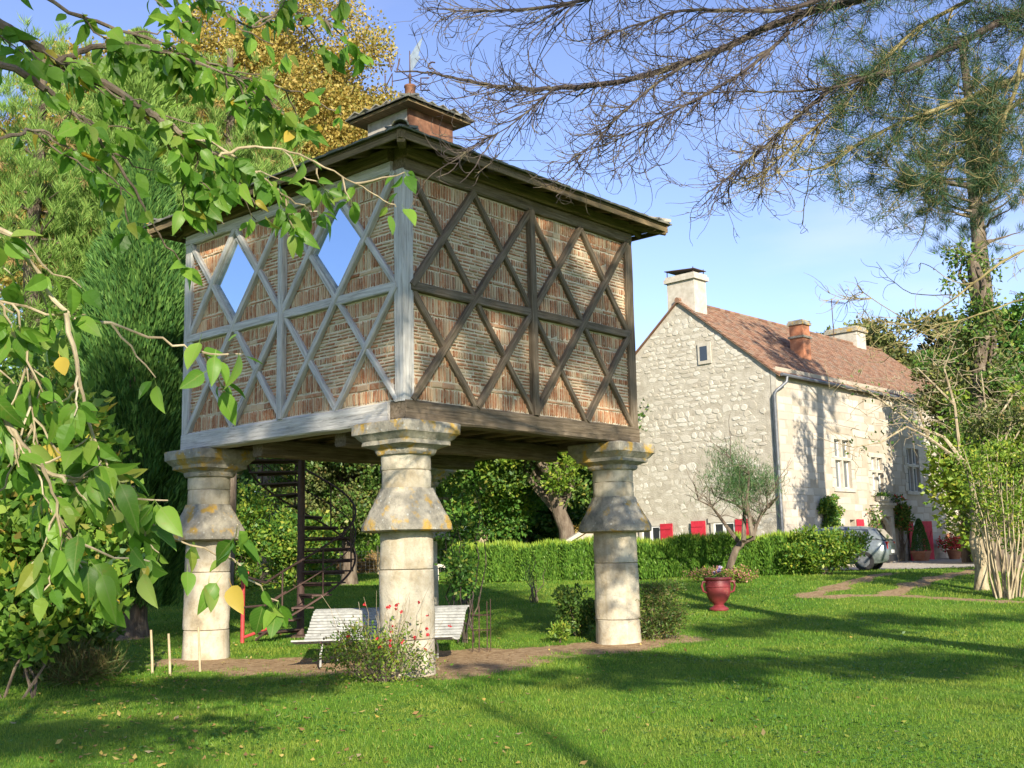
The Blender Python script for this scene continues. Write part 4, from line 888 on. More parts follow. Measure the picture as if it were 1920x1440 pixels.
# lower wing seen past the facade
wing = empty('farm_outbuilding', wpos(18.6, -2.2, 0), HA, 'small outbuilding with orange clay tiled roof beyond the farmhouse', 'outbuilding')
m = MB(); m.slab([(0, 0, -.5), (0, 5, -.5), (0, 5, 3.2), (0, 2.5, 5.2), (0, 0, 3.2)], (5, 0, 0)); m.build('wall', MT['render'], wing)
m = MB(); m.slab([(-.15, -.3, 3.1), (5.2, -.3, 3.1), (5.2, 2.5, 5.34), (-.15, 2.5, 5.34)], (0, 0, .08)); m.slab([(-.15, 5.3, 3.1), (5.2, 5.3, 3.1), (5.2, 2.5, 5.34), (-.15, 2.5, 5.34)], (0, 0, .08)); m.build('roof', MT['tile'], wing)
m = MB(); m.box((-.02, 2.5, 2.1), (.03, .8, 1.0)); m.build('window', MT['glass_black'], wing)
# sloping stair parapet left of the gable
pp = empty('stair_parapet', G(1.35, 45.5), R(10), 'sloping white stone stair parapet behind the hedge beside the gable', 'parapet')
m = MB(); m.slab([(0, 0, 0), (2.9, 0, 0), (2.9, 0, 2.0), (2.2, 0, 2.0), (0, 0, .75)], (0, .35, 0)); m.build('wall', MT['render'], pp)
m = MB(); m.slab([(-.1, -.06, .78), (2.2, -.06, 2.06), (2.95, -.06, 2.06), (2.95, -.06, 2.2), (2.15, -.06, 2.2), (-.1, -.06, .93)], (0, .47, 0)); m.build('coping', MT['dressed'], pp)

# ================================================================== GARDEN OBJECTS
# ---- spiral stair behind the dovecote
SX, SY = -4.28, 22.4; SZ = float(gz(SX, SY))
st = empty('spiral_staircase', (SX, SY, SZ), 0, 'rusty iron spiral staircase climbing to the back of the dovecote', 'staircase')
m = MB(); m.tube([(0, 0, -.1), (0, 0, 3.75)], .075, 16); m.build('pole', MT['iron'], st, True)
NS, RS, RI = 16, 1.06, .222; a0, da = R(-118), R(20.5)
for k in range(NS):
    a = a0+da*k; z = RI*(k+1)-.08; m = MB(); ww = .30
    pts = [(.06*math.cos(a-1.2), .06*math.sin(a-1.2)), (RS*math.cos(a-da*.55), RS*math.sin(a-da*.55)), (RS*math.cos(a), RS*math.sin(a)), (RS*math.cos(a+da*.55), RS*math.sin(a+da*.55)), (.06*math.cos(a+1.2), .06*math.sin(a+1.2))]
    m.slab([(x, y, z) for x, y in pts], (0, 0, .03)); q0 = Vector((.06*math.cos(a), .06*math.sin(a), z-.03)); q1 = Vector((RS*.98*math.cos(a-da*.5), RS*.98*math.sin(a-da*.5), z-.02)); m.tube([q0, q1], .022, 4); m.build('step', MT['iron'], st)
def helix(r, z_add, k0, k1, n=60): return [Vector((r*math.cos(a0+da*t), r*math.sin(a0+da*t), RI*(t+1)-.08+z_add)) for t in [k0+(k1-k0)*i/n for i in range(n+1)]]
m = MB(); m.tube(helix(RS+.01, .0, -.6, NS-1), .022, 6); m.build('stringer', MT['iron'], st, True)
m = MB(); m.tube(helix(RS+.02, .92, .2, NS-1), .022, 8); m.build('handrail', MT['iron'], st, True)
m = MB(); m.tube(helix(RS+.02, .48, .2, NS-1), .012, 6); m.build('middle_rail', MT['iron'], st, True)
for k in range(1, NS, 2):
    p = helix(RS+.02, 0, k, k+.01, 1)[0]; m = MB(); m.tube([p, p+Vector((0, 0, .92))], .017, 6); m.build('baluster', MT['iron'], st, True)
nb = helix(RS+.12, 0, -1.4, -1.39, 1)[0]; nb.z = 0
m = MB(); m.tube([nb+Vector((0, 0, -.05)), nb+Vector((0, 0, 1.2)), nb+Vector((.03, 0, 1.28)), nb+Vector((.10, .02, 1.26))], .04, 10); o = m.build('newel_post', MT['iron_red'], st, True); o['label'] = 'red primed newel post at the stair foot'
m = MB(); m.tube([nb+Vector((0, 0, .62)), *helix(RS+.02, .5, .1, 1.2, 4)], .022, 6); m.tube([nb+Vector((0, 0, 1.22)), *helix(RS+.02, .92, .1, 1.2, 4)], .02, 6); m.build('rail_end', MT['iron'], st, True)
m = MB(); m.tube([nb+Vector((-.02, 0, .04)), nb+Vector((.5, -.1, .22))], .03, 8); m.build('foot_bar', MT['iron_red'], st, True)
m = MB(); m.lathe([(.3, 0), (.3, .03), (.1, .05)], 16, (0, 0, 0)); m.build('base_plate', MT['iron'], st)
# ---- slatted bench
be = empty('slatted_bench', G(-2.15, 18.25), R(8), 'white slatted garden bench with curved back under the dovecote', 'bench')
prof = [(-.52, .40), (-.44, .375), (-.36, .36), (-.28, .35), (-.20, .345), (-.12, .35), (-.05, .37), (.0, .41)]
back = [(.05, .445), (.10, .49), (.145, .535), (.185, .58), (.22, .625), (.255, .67), (.29, .715), (.33, .755), (.375, .79), (.425, .815), (.48, .825), (.535, .82)]
P2 = prof+back; BLn = 2.5
for i, (d, z) in enumerate(P2):
    j = min(i+1, len(P2)-1); k = max(i-1, 0); tx, tz = P2[j][0]-P2[k][0], P2[j][1]-P2[k][1]; an = math.atan2(tz, tx)
    m = MB(); m.box((0, 0, 0), (BLn+random.uniform(-.01, .01), .047, .024), jit=.001); m.build('slat', MT['white_wood'], be, M=Matrix.Translation((d*.35+.0, d, z)) @ Matrix.Rotation(an, 4, 'X'))
for s in (-.8, .0, .8):
    m = MB(); m.tube([(s+d*.35, d, z-.03) for d, z in P2], .016, 6); m.build('bearer', MT['iron'], be, True)
    if s:
        for (d, z, e) in ((-.45, .35, -.52), (.02, .40, .22)): m = MB(); m.tube([(s+d*.35, d, z), (s+e*.35, (d+e)/2, z*.5), (s+e*.35, e, 0)], .018, 6); m.build('leg', MT['white_wood'], be, True)
# ---- red urn with pansies
ur = empty('red_urn', G(4.38, 24.6), 0, 'glazed dark red urn planter with two handles on the lawn', 'urn')
m = MB(); m.lathe([(.20, 0), (.215, .03), (.20, .06), (.14, .09), (.11, .12), (.12, .15), (.19, .21), (.245, .32), (.27, .45), (.275, .56), (.265, .64), (.275, .65), (.30, .67), (.30, .71), (.26, .715), (.245, .66), (.23, .6)], 40, sq=2); m.build('vase', MT['urn'], ur, True)
m = MB(); m.lathe([(.24, .62), (.15, .65), (.02, .66)], 20); m.build('soil', MT['soil'], ur)
for s in (-1, 1): m = MB(); m.tube([(s*.262, -.05, .62), (s*.33, -.06, .62), (s*.36, -.06, .54), (s*.33, -.06, .42), (s*.25, -.05, .38)], [.024, .026, .026, .024, .018], 8); m.build('handle', MT['urn'], ur, True)
m = MB(); m.lathe([(.274, .5), (.287, .51), (.274, .52)], 40, cap=False); m.build('rim_band', MT['urn'], ur, True)
P = RNG.normal(size=(60, 3))*[.10, .10, .03]+[0, 0, .71]; leaf_obj('foliage', P, rnd_dirs(60)+[0, 0, .5], .07, .03, MT['green'], ur)
for (x, y, z) in ((.02, -.1, .86), (.07, -.05, .93), (-.05, 0, .80)):
    m = MB(); m.tube([(x*.5, y, .66), (x, y, z)], .004, 4); m.build('stalk', MT['cherry'], ur); leaf_obj('flower', np.repeat(np.array([[x, y, z]]), 12, 0), rnd_dirs(12)*[1, .4, 1], .055, .05, MT['violet'], ur)
# ---- stakes, wire fence, garden oddments
for px, py, ph, lab in ((287, 1250, 1181, 'leftmost of the three thin wooden stakes by the left column'), (320, 1257, 1188, 'middle of the three thin wooden stakes by the left column'), (376, 1252, 1176, 'thin wooden stake standing right against the left column')):
    d = {287: 17.6, 320: 17.3, 376: 17.7}[px]; b = at(px, py, d); z_ = float(gz(b.x, b.y)); m = MB(); tp = at(px-4, ph, d); m.tube([(0, 0, -.15), ((tp.x-b.x)*.5, 0, (tp.z-z_)*.5), (tp.x-b.x, 0, tp.z-z_)], [.02, .019, .017], 8)
    o = m.build('wooden_stake', MT['post'], None, True); o.location = (b.x, b.y, z_); tag(o, lab, 'stake', 'stakes by the left column')
fe = empty('wire_fence', G(-9.5, 52), 0, 'low wire mesh fence with thin wooden posts at the far lawn edge', 'fence')
fp = []
for i in range(9):
    x = -13.5+i*1.75; y = 52.5+.15*i; p = G(x, y)-fe.location; fp.append(p); m = MB(); m.tube([p+Vector((0, 0, -.1)), p+Vector((random.uniform(-.05, .05), 0, 1.35))], .045, 7); m.build('post', MT['post'], fe)
m = MB()
for a_, b_ in zip(fp[:-1], fp[1:]):
    for k in range(7): m.tube([a_+Vector((0, 0, .08+k*.17)), b_+Vector((0, 0, .08+k*.17))], .006, 3)
    for k in range(9): p = a_.lerp(b_, k/9); m.tube([p+Vector((0, 0, .05)), p+Vector((0, 0, 1.12))], .005, 3)
m.build('mesh', MT['wire'], fe)
tb = empty('stone_trough', G(-2.6, 43.5), R(5), 'pale stone trough on the far lawn left of the hedge', 'trough'); m = MB(); m.box((0, 0, .58), (1.7, .7, .14)); m.build('slab', MT['dressed'], tb); m = MB(); m.box((-.5, 0, .26), (.22, .5, .52)); m.build('foot', MT['dressed'], tb); m = MB(); m.box((.5, 0, .26), (.22, .5, .52)); m.build('foot', MT['dressed'], tb)
# ---- pots by the facade
def pot(name, label, loc, r, h, square=False):
    e = empty(name, loc, HA, label, 'flowerpot'); m = MB(); m.lathe([(r*.72, 0), (r*.76, .02), (r, h*.82), (r*1.1, h*.83), (r*1.1, h), (r*.95, h), (r*.92, h*.9)], 24, sq=(8 if square else 2)); m.build('pot', MT['terracotta'], e, True)
    m = MB(); m.lathe([(r*.93, h*.9), (.01, h*.93)], 16); m.build('soil', MT['soil'], e); return e
def gl(x, y): p = wpos(x, y, 0); return G(p.x, p.y)
tp = pot('topiary_pot', 'square terracotta pot with a clipped dark green cone by the garden door', gl(10.0, -.9), .33, .42, True)
n = 2600; q = RNG.random(n); th = RNG.random(n)*6.283; rr = .36*(1-q)**.7*(.9+.2*RNG.random(n)); leaf_obj('topiary_cone', np.stack([np.cos(th)*rr, np.sin(th)*rr, .42+q*1.35], 1), np.stack([np.cos(th), np.sin(th), np.ones(n)], 1)+RNG.normal(size=(n, 3))*.5, .09, .04, MT['cypress'], tp)
rp = pot('flower_pot', 'stone pot overflowing with red flowers right of the red door shutter', gl(13.2, -1.0), .3, .42); P = RNG.normal(size=(700, 3))*[.32, .3, .16]+[0, 0, .68]; k = RNG.random(700) < .55; leaf_obj('flowers', P[k], rnd_dirs(k.sum())+[0, 0, .4], .12, .1, MT['rosehip'], rp); leaf_obj('foliage', P[~k], rnd_dirs((~k).sum()), .13, .06, MT['green'], rp)
tp2 = pot('tall_pot', 'tall terracotta pot with a leafy shrub at the far right of the facade', gl(14.7, -1.0), .42, .85); P = RNG.normal(size=(500, 3))*[.4, .4, .3]+[0, 0, 1.35]; leaf_obj('foliage', P, rnd_dirs(500)+[0, 0, .5], .18, .07, MT['needle_blue'], tp2)
# ---- parked car
car = empty('parked_car', G(10.75, 38.6, .0), R(152), 'silver grey hatchback parked behind the bush in front of the house', 'car')
def carloft(st_, name, mat, parent, half_pts):
    V = []; 
    for (x, pts) in st_:
        for (y, z) in pts: V.append((x, y, z))
    k = len(st_[0][1]); m = MB(); Fs = [(i*k+j, i*k+(j+1) % k, (i+1)*k+(j+1) % k, (i+1)*k+j) for i in range(len(st_)-1) for j in range(k)]+[tuple(reversed(range(k))), tuple(range((len(st_)-1)*k, len(st_)*k))]
    m.add(V, Fs); return m.build(name, mat, parent, True)
def sec(hw, zl, zm, zt, tw): return [(-hw*.93, zl), (-hw, zl+.12), (-hw, zm), (-tw, zt), (-tw*.6, zt+.02), (tw*.6, zt+.02), (tw, zt), (hw, zm), (hw, zl+.12), (hw*.93, zl)]
body = carloft([(2.05, sec(.62, .32, .50, .58, .55)), (1.98, sec(.76, .24, .58, .70, .66)), (1.6, sec(.86, .22, .70, .84, .72)), (.95, sec(.88, .22, .80, .95, .76)), (.0, sec(.89, .22, .84, .98, .80)), (-1.2, sec(.89, .22, .86, 1.0, .80)), (-1.75, sec(.87, .24, .86, 1.0, .78)), (-2.0, sec(.80, .30, .80, .96, .72)), (-2.08, sec(.70, .38, .70, .86, .62))], 'body', MT['carpaint'], car, None)
cab = carloft([(.98, sec(.78, .9, .94, .96, .72)), (.35, sec(.78, .9, 1.1, 1.40, .60)), (-.3, sec(.79, .9, 1.12, 1.47, .62)), (-1.2, sec(.79, .9, 1.12, 1.46, .62)), (-1.7, sec(.78, .9, 1.08, 1.36, .60)), (-2.0, sec(.72, .88, .94, .99, .66))], 'cabin', MT['carpaint'], car, None)
for s in (-1, 1):
    m = MB(); m.slab([(.62, s*.775, .99), (-1.6, s*.785, 1.02), (-1.45, s*.66, 1.36), (-.2, s*.655, 1.40), (.25, s*.67, 1.32)], (0, s*.012, .004)); m.build('side_window', MT['glass_black'], car)
    m = MB(); m.box((-2.0, s*.64, .82), (.14, .2, .24), jit=.01); m.build('tail_light', MT['tail'], car)
    m = MB(); m.box((1.95, s*.58, .62), (.16, .26, .12), jit=.01); m.build('headlight', MT['white'], car)
    m = MB(); m.box((.55, s*.95, 1.03), (.12, .16, .11), jit=.01); m.build('mirror', MT['carpaint'], car)
    for x in (1.35, -1.3):
        wh = MB(); wh.lathe([(.2, -.1), (.30, -.11), (.325, -.07), (.325, .07), (.30, .11), (.2, .1)], 24); T = Matrix.Translation((x, s*.80, .32)) @ Matrix.Rotation(R(90), 4, 'X'); wo_ = wh.build('wheel', MT['rubber'], car, True, T)
        rm = MB(); rm.lathe([(.2, -.115), (.18, -.09), (.05, -.105)], 16); rm.lathe([(.2, .115), (.18, .09), (.05, .105)], 16); rm.build('rim', MT['zinc'], wo_, True)
m = MB(); m.slab([(-1.72, -.6, 1.36), (-1.72, .6, 1.36), (-1.99, .64, 1.03), (-1.99, -.64, 1.03)], (-.03, 0, .012)); m.build('rear_window', MT['glass_black'], car)
m = MB(); m.box((-2.06, 0, .40), (.14, 1.35, .22), jit=.01); m.build('rear_bumper', MT['rubber'], car)
m = MB(); m.box((-2.1, 0, .62), (.02, .5, .11)); m.build('number_plate', MT['white'], car)

# ================================================================== SHRUBS AND TREES IN VIEW
# ---- hedge
hd = empty('clipped_hedge', G(3.6, 36.0), 0, 'long bright green hedge with spiky top before the gable', 'hedge')
H0, H1 = Vector((-2.05, 37.8)), Vector((9.2, 34.6)); hdv = (H1-H0); HLn = hdv.length; hx_ = hdv.normalized(); hn_ = Vector((hx_.y, -hx_.x))
def hedge_pts(n, top):
    u = RNG.random(n)*HLn; h = 1.1+.06*np.sin(u*1.7)+.05*np.sin(u*4.3)
    v = (RNG.random(n)*2-1)*.55 if top else np.where(RNG.random(n) < .75, -.55-.07*np.sin(u*5)-.05*np.sin(u*13)+.22*RNG.random(n)**2, (RNG.random(n)*2-1)*.55)
    x = H0.x+hx_.x*u-hn_.x*v; y = H0.y+hx_.y*u-hn_.y*v
    zz = h*(.93+.1*RNG.random(n)) if top else h*RNG.random(n)**.8
    return np.stack([x, y, gz(x, y)+zz], 1)-np.array(hd.location)
P = hedge_pts(42000, False); D = RNG.normal(size=P.shape)*.4+np.array([-.05, -.35, 1.1]); leaf_obj('hedge_body', P, D, .15, .045, MT['hedge'], hd, .1)
P = hedge_pts(9000, True); D = RNG.normal(size=P.shape)*.22+np.array([0, -.05, 1]); leaf_obj('hedge_sunlit_tips', P, D, .2*(.5+RNG.random(len(P))), .04, MT['hedge_tip'], hd, .1)
m = MB()
for i in range(14): u = HLn*(i+.5)/14; p = H0+hx_*u; q = G(p.x, p.y)-hd.location; m.tube([q-Vector((0, 0, .1)), q+Vector((0, 0, .8))], .03, 5)
m.build('stems', MT['bark'], hd)
bush('rounded_shrub', 'loose yellow-green shrub half hiding the parked car', G(9.35, 34.0), (1.3, .7, .75), 60, .3, 120, .11, .055, 'lime', mat2='green', frac2=.35)
bush('sedum_clump', 'low clump of pink flower heads behind the red urn', G(5.75, 31.6), (.95, .5, .22), 40, .16, 90, .06, .035, 'lime', cat='flowers', mat2='pink', frac2=.4, stems=6)
# tamarisk
tm = empty('tamarisk_tree', G(6.05, 32.0), 0, 'small feathery tamarisk with crooked forked trunk before the gable', 'tree')
o0 = tm.location
def tp_(px, py, Y): return at(px, py, Y)-o0
m = MB(); m.tube([tp_(1366, 1094, 32), tp_(1369, 1060, 32), tp_(1380, 1030, 32), tp_(1392, 1018, 32)], [.13, .11, .10, .095], 9); tk = m.build('trunk', MT['bark'], tm, True)
limbs_ = [[(1392, 1018), (1412, 1010), (1418, 985), (1428, 965), (1440, 950), (1437, 930), (1450, 920)], [(1388, 1020), (1372, 1000), (1350, 970), (1335, 950), (1310, 938)], [(1418, 985), (1400, 960), (1380, 945), (1340, 930)], [(1394, 1015), (1396, 960), (1388, 900), (1370, 860)], [(1410, 1005), (1400, 940), (1405, 890)], [(1440, 950), (1460, 930)]]
m = MB(); tips = []
for L_ in limbs_:
    Q = [tp_(x, y, 32+random.uniform(-.4, .4)) for x, y in L_]; m.tube(Q, [.075*(1-.8*i/(len(Q)-1)) for i in range(len(Q))], 7); tips += Q[2:]
for i in range(90):
    b = random.choice(tips); d = Vector((random.gauss(0, .5), random.gauss(0, .5), abs(random.gauss(.6, .3)))); m.tube(wiggle(b, b+d, 4, .12), [.012, .01, .008, .006, .003], 4)
m.build('limbs', MT['bark'], tk, True)
cen = np.array([list(tp_(*q, 32+random.uniform(-.7, .7))) for q in [(1360, 870), (1375, 890), (1390, 915), (1405, 905), (1430, 900), (1345, 905), (1370, 920), (1400, 935), (1420, 925), (1385, 940), (1330, 900), (1440, 915), (1310, 935), (1350, 935), (1415, 955), (1455, 915), (1365, 850), (1395, 880)]])
wts = RNG.choice(len(cen), 5600, p=np.array([9, 12, 12, 10, 10, 5, 10, 7, 6, 5, 2, 3, 1.5, 2, 2, 1.5, 4, 8])/110.); P = cen[wts]+RNG.normal(size=(5600, 3))*[.24, .24, .2]; D = RNG.normal(size=P.shape)*.6+[0, 0, .7]; leaf_obj('crown', P, D, .22, .014, MT['tamarisk'], tm, 0)
# bushes at the right column
bush('twiggy_bush', 'dark twiggy bush leaning on the right column', G(2.35, 20.35), (.72, .55, .55), 70, .22, 150, .06, .018, 'brush', mat2='oak', frac2=.55, stems=60, stem_r=.008)
bush('small_dark_bush', 'small dark green bush left of the right column', G(1.15, 21.2), (.42, .4, .5), 26, .2, 110, .07, .04, 'oak', stems=10)
bush('low_weed', 'low pale green plant on the lawn between the columns', G(.75, 20.4), (.2, .2, .16), 8, .1, 40, .08, .025, 'lime', cat='plant', stems=5)
bush('sapling', 'thin grey sapling on the shaded lawn', G(.42, 27.4), (.45, .3, .5), 8, .15, 10, .08, .025, 'oak', cat='plant', stems=8, zc=.9, stem_r=.018)
bush('thin_sapling', 'sparse leaf-tipped sapling in the shade left of the grey one', G(-1.4, 27.8), (.7, .4, .5), 10, .2, 14, .09, .025, 'oak', cat='plant', stems=8, zc=.9, stem_r=.012)
# rose bush in front of the near column
rb = bush('rose_bush', 'wispy rose bush with red flowers before the near column', G(-1.8, 15.25), (.85, .42, .42), 60, .24, 55, .05, .024, 'lime', mat2='brush', frac2=.35, stems=60, stem_r=.005, zc=.36, shell=.2)
for k in range(26):
    c = np.array([random.gauss(.12, .42), random.gauss(0, .25), random.uniform(.25, 1.12)]); leaf_obj('flower', np.repeat(c[None], 9, 0), rnd_dirs(9), .032, .03, MT['rosehip'], rb)
wsp = MB()
for k in range(26):
    x = random.gauss(.15, .3); wsp.tube(wiggle((x*.4, 0, .1), (x+random.gauss(0, .12), random.gauss(0, .2), random.uniform(.8, 1.25)), 5, .06), [.006, .006, .005, .004, .003, .002], 4)
wsp.build('canes', MT['bark_pale'], rb)
cr = empty('climbing_rose', G(-.98, 20.6), 0, 'leafy climber with dark arching canes behind the near column', 'shrub')
m = MB(); ce = []
for k in range(11):
    tip = (random.gauss(.08, .16), random.gauss(0, .25), random.uniform(1.3, 3.1)); m.tube(wiggle((random.gauss(0, .08), 0, 0), tip, 8, .1), [.016-.0013*i for i in range(9)], 5); ce.append(tip); ce.append((tip[0]*.8, tip[1]*.8, tip[2]*.75))
m.build('canes', MT['bark_dark'], cr, True); P, D = clump_leaves(np.array(ce), .28, 60); leaf_obj('foliage', P, D, .09, .055, MT['green'], cr)
wc = empty('wire_plant_guard', G(-.62, 19.3), 0, 'thin wire plant guard standing right of the bench', 'plant guard'); m = MB()
for k in range(7): a = k*.9; m.tube([(.16*math.cos(a), .16*math.sin(a), 0), (.16*math.cos(a)+.01, .16*math.sin(a), random.uniform(.6, .95))], .007, 4)
m.build('rods', MT['iron'], wc)
for z_ in (.35, .6): m = MB(); m.tube([(.165*math.cos(i*.349), .165*math.sin(i*.349), z_) for i in range(19)], .005, 4); m.build('hoop', MT['iron'], wc)
# facade climbers
def on_wall(name, label, x, z, rx, rz, n, mat, mat2=None, f2=.3, cat='climber'):
    e = empty(name, gl(x, -.45), HA, label, cat); nc = 26; cen = in_ellipsoid(nc, (rx, .22, rz), .2)+np.array([0, 0, z]); m = MB()
    for i in range(9): m.tube(wiggle((random.gauss(0, .08), .1, 0), cen[i], 6, .06), [.025-.003*j for j in range(7)], 5)
    m.build('stems', MT['bark'], e, True); P, D = clump_leaves(cen, .26, n//nc); k = RNG.random(len(P)) < (f2 if mat2 else -1); leaf_obj('foliage', P[~k], D[~k], .14, .08, MT[mat], e)
    if mat2: leaf_obj('foliage', P[k], D[k], .14, .08, MT[mat2], e)
on_wall('wall_shrub', 'dense green wall shrub left of the front door', 3.2, 1.75, .75, 1.0, 3600, 'green', 'lime', .3)
on_wall('rose_climber', 'climbing rose with a few red blooms right of the front door', 9.4, 1.95, .42, .95, 1400, 'oak', 'rosehip', .07)
on_wall('thin_climber', 'sparse climber between red shutter and front door', 6.75, 1.6, .35, 1.0, 380, 'oak', 'pink', .1)
# ---- right garden tree and shrub
tree('garden_tree', 'leafy small tree with pale trunk right of the drive', G(11.25, 27.4), 2.6, .17, (1.1, .2, 2.7), (1.45, 1.6, 1.9), 70, .45, 190, .11, .055, 'olive', 'bark_pale', mat2='lime', frac2=.45, shell=.15, limbs=26, twigs=120, flat=.7)
bt = empty('bare_branched_tree', G(12.6, 31.5), 0, 'thin half-bare tree with grey branches reaching over the facade', 'tree'); o0 = bt.location
bb = [[(1845, 1090), (1838, 960), (1810, 870), (1770, 820)], [(1770, 820), (1720, 800), (1680, 770), (1630, 735), (1600, 722)], [(1810, 870), (1740, 820), (1700, 800), (1650, 830), (1600, 838)], [(1800, 850), (1790, 760), (1770, 690), (1790, 640)], [(1838, 900), (1860, 800), (1900, 740), (1930, 720)], [(1830, 880), (1880, 820), (1925, 770)], [(1790, 760), (1750, 720), (1720, 690)], [(1740, 820), (1720, 760), (1690, 740)], [(1838, 880), (1850, 780), (1840, 700)]]
m = MB(); bp = []
for i, L_ in enumerate(bb):
    Q = [at(x, y, 31.5+random.uniform(-.5, .5))-o0 for x, y in L_]; r0 = .12 if i == 0 else .045; m.tube(Q, [r0*(1-.6*j/(len(Q)-1)) for j in range(len(Q))], 6); bp += Q[1:]
m.build('trunk', MT['bark_pale'], bt, True); m = MB()
for k in range(260):
    b = random.choice(bp)+Vector((random.gauss(0, .35), random.gauss(0, .3), random.gauss(0, .3))); m.tube(wiggle(b, b+Vector((random.gauss(-.2, .5), random.gauss(0, .4), random.gauss(.15, .4))), 4, .15), [.011, .009, .008, .006, .003], 4)
tag(m.build('twigs', MT['bark_pale'], bt), kind='stuff'); cl = np.array([list(p) for p in bp]); P, D = clump_leaves(cl, .5, 15); leaf_obj('leaves', P, D, .13, .07, MT['oak'], bt)
ms = empty('multi_stem_shrub', G(11.0, 25.5), 0, 'upright multi-stemmed shrub with bare pale canes at the right edge', 'shrub'); m = MB(); tips = []
for k in range(26):
    a = random.random()*6.28; r_ = random.uniform(.1, .35); b = (math.cos(a)*r_, math.sin(a)*r_, -.05); t_ = (math.cos(a)*r_*3.2+random.gauss(0, .15), math.sin(a)*r_*3+random.gauss(0, .15), random.uniform(2.0, 3.4)); m.tube(wiggle(b, t_, 6, .04), [.026-.003*i for i in range(7)], 5); tips.append(t_)
m.build('canes', MT['bark_pale'], ms, True); cl = np.array(tips+[(x*.8, y*.8, z*.7) for x, y, z in tips]); P, D = clump_leaves(cl, .42, 55); leaf_obj('foliage', P, D, .10, .045, MT['lime'], ms)
# ---- backdrop trees
def T(name, label, px, Y, ground_dx=0): p = at(px, 1000, Y); return G(p.x+ground_dx, Y)
BG = 'trees behind the lawn'
conifer('leyland_cypress', 'tall dense cypress in the dark green of its shaded foot left of the dovecote', G(-8.05, 23.6), 10.6, 1.38, 110000, 'cypress_shaded', L=.19, Wd=.034, z0=.55, shape=.75, trunk_r=.34)
conifer('sunlit_cypress', 'added tall cypress in sunlit pale green behind the shaded cypress', T('', '', 235, 31), 16.5, 2.7, 90000, 'cypress_pale_lit', L=.26, Wd=.05, z0=1.0, shape=.7, trunk_r=.3, up=1.1)  # added tree, stands in for the sunlit top of the cypress
needle_tree('soft_pine', 'tall pale green pine between cypress and dovecote roof', T('', '', 415, 32), 16.5, .3, (0, 0, 10.4), (2.7, 2.3, 5.9), 1700, 46, .34, 'pine_soft', mat_dead='dead_needle', shell=.25)
needle_tree('bushy_pine', 'broad pale pine at the far left behind the cherry branch', T('', '', 40, 29), 15.5, .3, (0, 0, 9.4), (3.0, 2.6, 6.6), 1400, 44, .34, 'pine_soft', mat_dead='dead_needle', shell=.25)
tree('golden_tree', 'big tree in golden autumn leaf behind the dovecote roof', T('', '', 505, 47), 9.0, .5, (.4, 0, 17.5), (6.6, 5.0, 9.5), 420, 1.3, 700, .14, .105, 'gold', limbs=40, shell=.02, twigs=80)
tree('golden_tree', 'golden tree at the top left behind the tall pines', T('', '', 180, 52), 9.0, .45, (0, 0, 19), (7.0, 4.0, 8.0), 200, 1.4, 420, .2, .14, 'gold', limbs=30, shell=.2)
tree('leaning_oak', 'oak with a thick leaning trunk seen between the columns', T('', '', 1072, 47), 5.2, .42, (-1.2, .5, 6.3), (5.2, 3.0, 3.4), 120, .8, 260, .2, .12, 'oak', lean=(-1.0, 0), limbs=26, mat2='lime', frac2=.3, shell=.25)
tree('walnut_tree', 'dark olive tree behind the spiral staircase', T('', '', 655, 42), 4.2, .3, (.1, 0, 4.6), (3.2, 2.6, 3.2), 120, .65, 300, .14, .09, 'oak', limbs=20, mat2='olive', frac2=.5, shell=.25)
tree('pale_oak', 'tree with pale crooked branches left of the leaning oak', T('', '', 905, 50), 4.5, .3, (0, 0, 5.0), (3.6, 2.5, 3.6), 90, .75, 250, .2, .12, 'green', 'bark_pale', limbs=26, mat2='lime', frac2=.4, shell=.25)
for (px, Y, r_, h, mt, lab) in ((530, 55, 1.8, 4.2, 'green', 'bright green thuja behind the staircase foot'), (610, 57, 2.0, 3.6, 'green', 'thuja directly behind the wire fence centre'), (690, 58, 1.8, 4.0, 'hedge', 'thuja at the right end of the wire fence'), (790, 56, 1.7, 4.6, 'cypress_pale_lit', 'thuja behind the near column'), (455, 50, 1.6, 3.8, 'cypress', 'thuja next to the left column')):
    conifer('thuja', lab, T('', '', px, Y), h, r_, 9000, mt, L=.3, Wd=.08, z0=.05, shape=.5, up=.9, group='thujas along the fence', trunk_r=.1)
conifer('yellow_cypress', 'slim golden yellow cypress behind the staircase', T('', '', 466, 47), 3.2, .45, 3000, 'hedge_tip', L=.2, Wd=.05, z0=.05, trunk_r=.06)
bush('laurel_bush', 'bright green bush filling the gap behind the left column', T('', '', 450, 37), (1.25, .9, 1.75), 60, .5, 130, .14, .08, 'lime', mat2='green', frac2=.5, stems=10)
bush('laurel_bush', 'bright green bush directly behind the staircase pole', T('', '', 560, 39), (1.3, .9, 1.3), 60, .5, 130, .14, .08, 'green', mat2='lime', frac2=.5, stems=10)
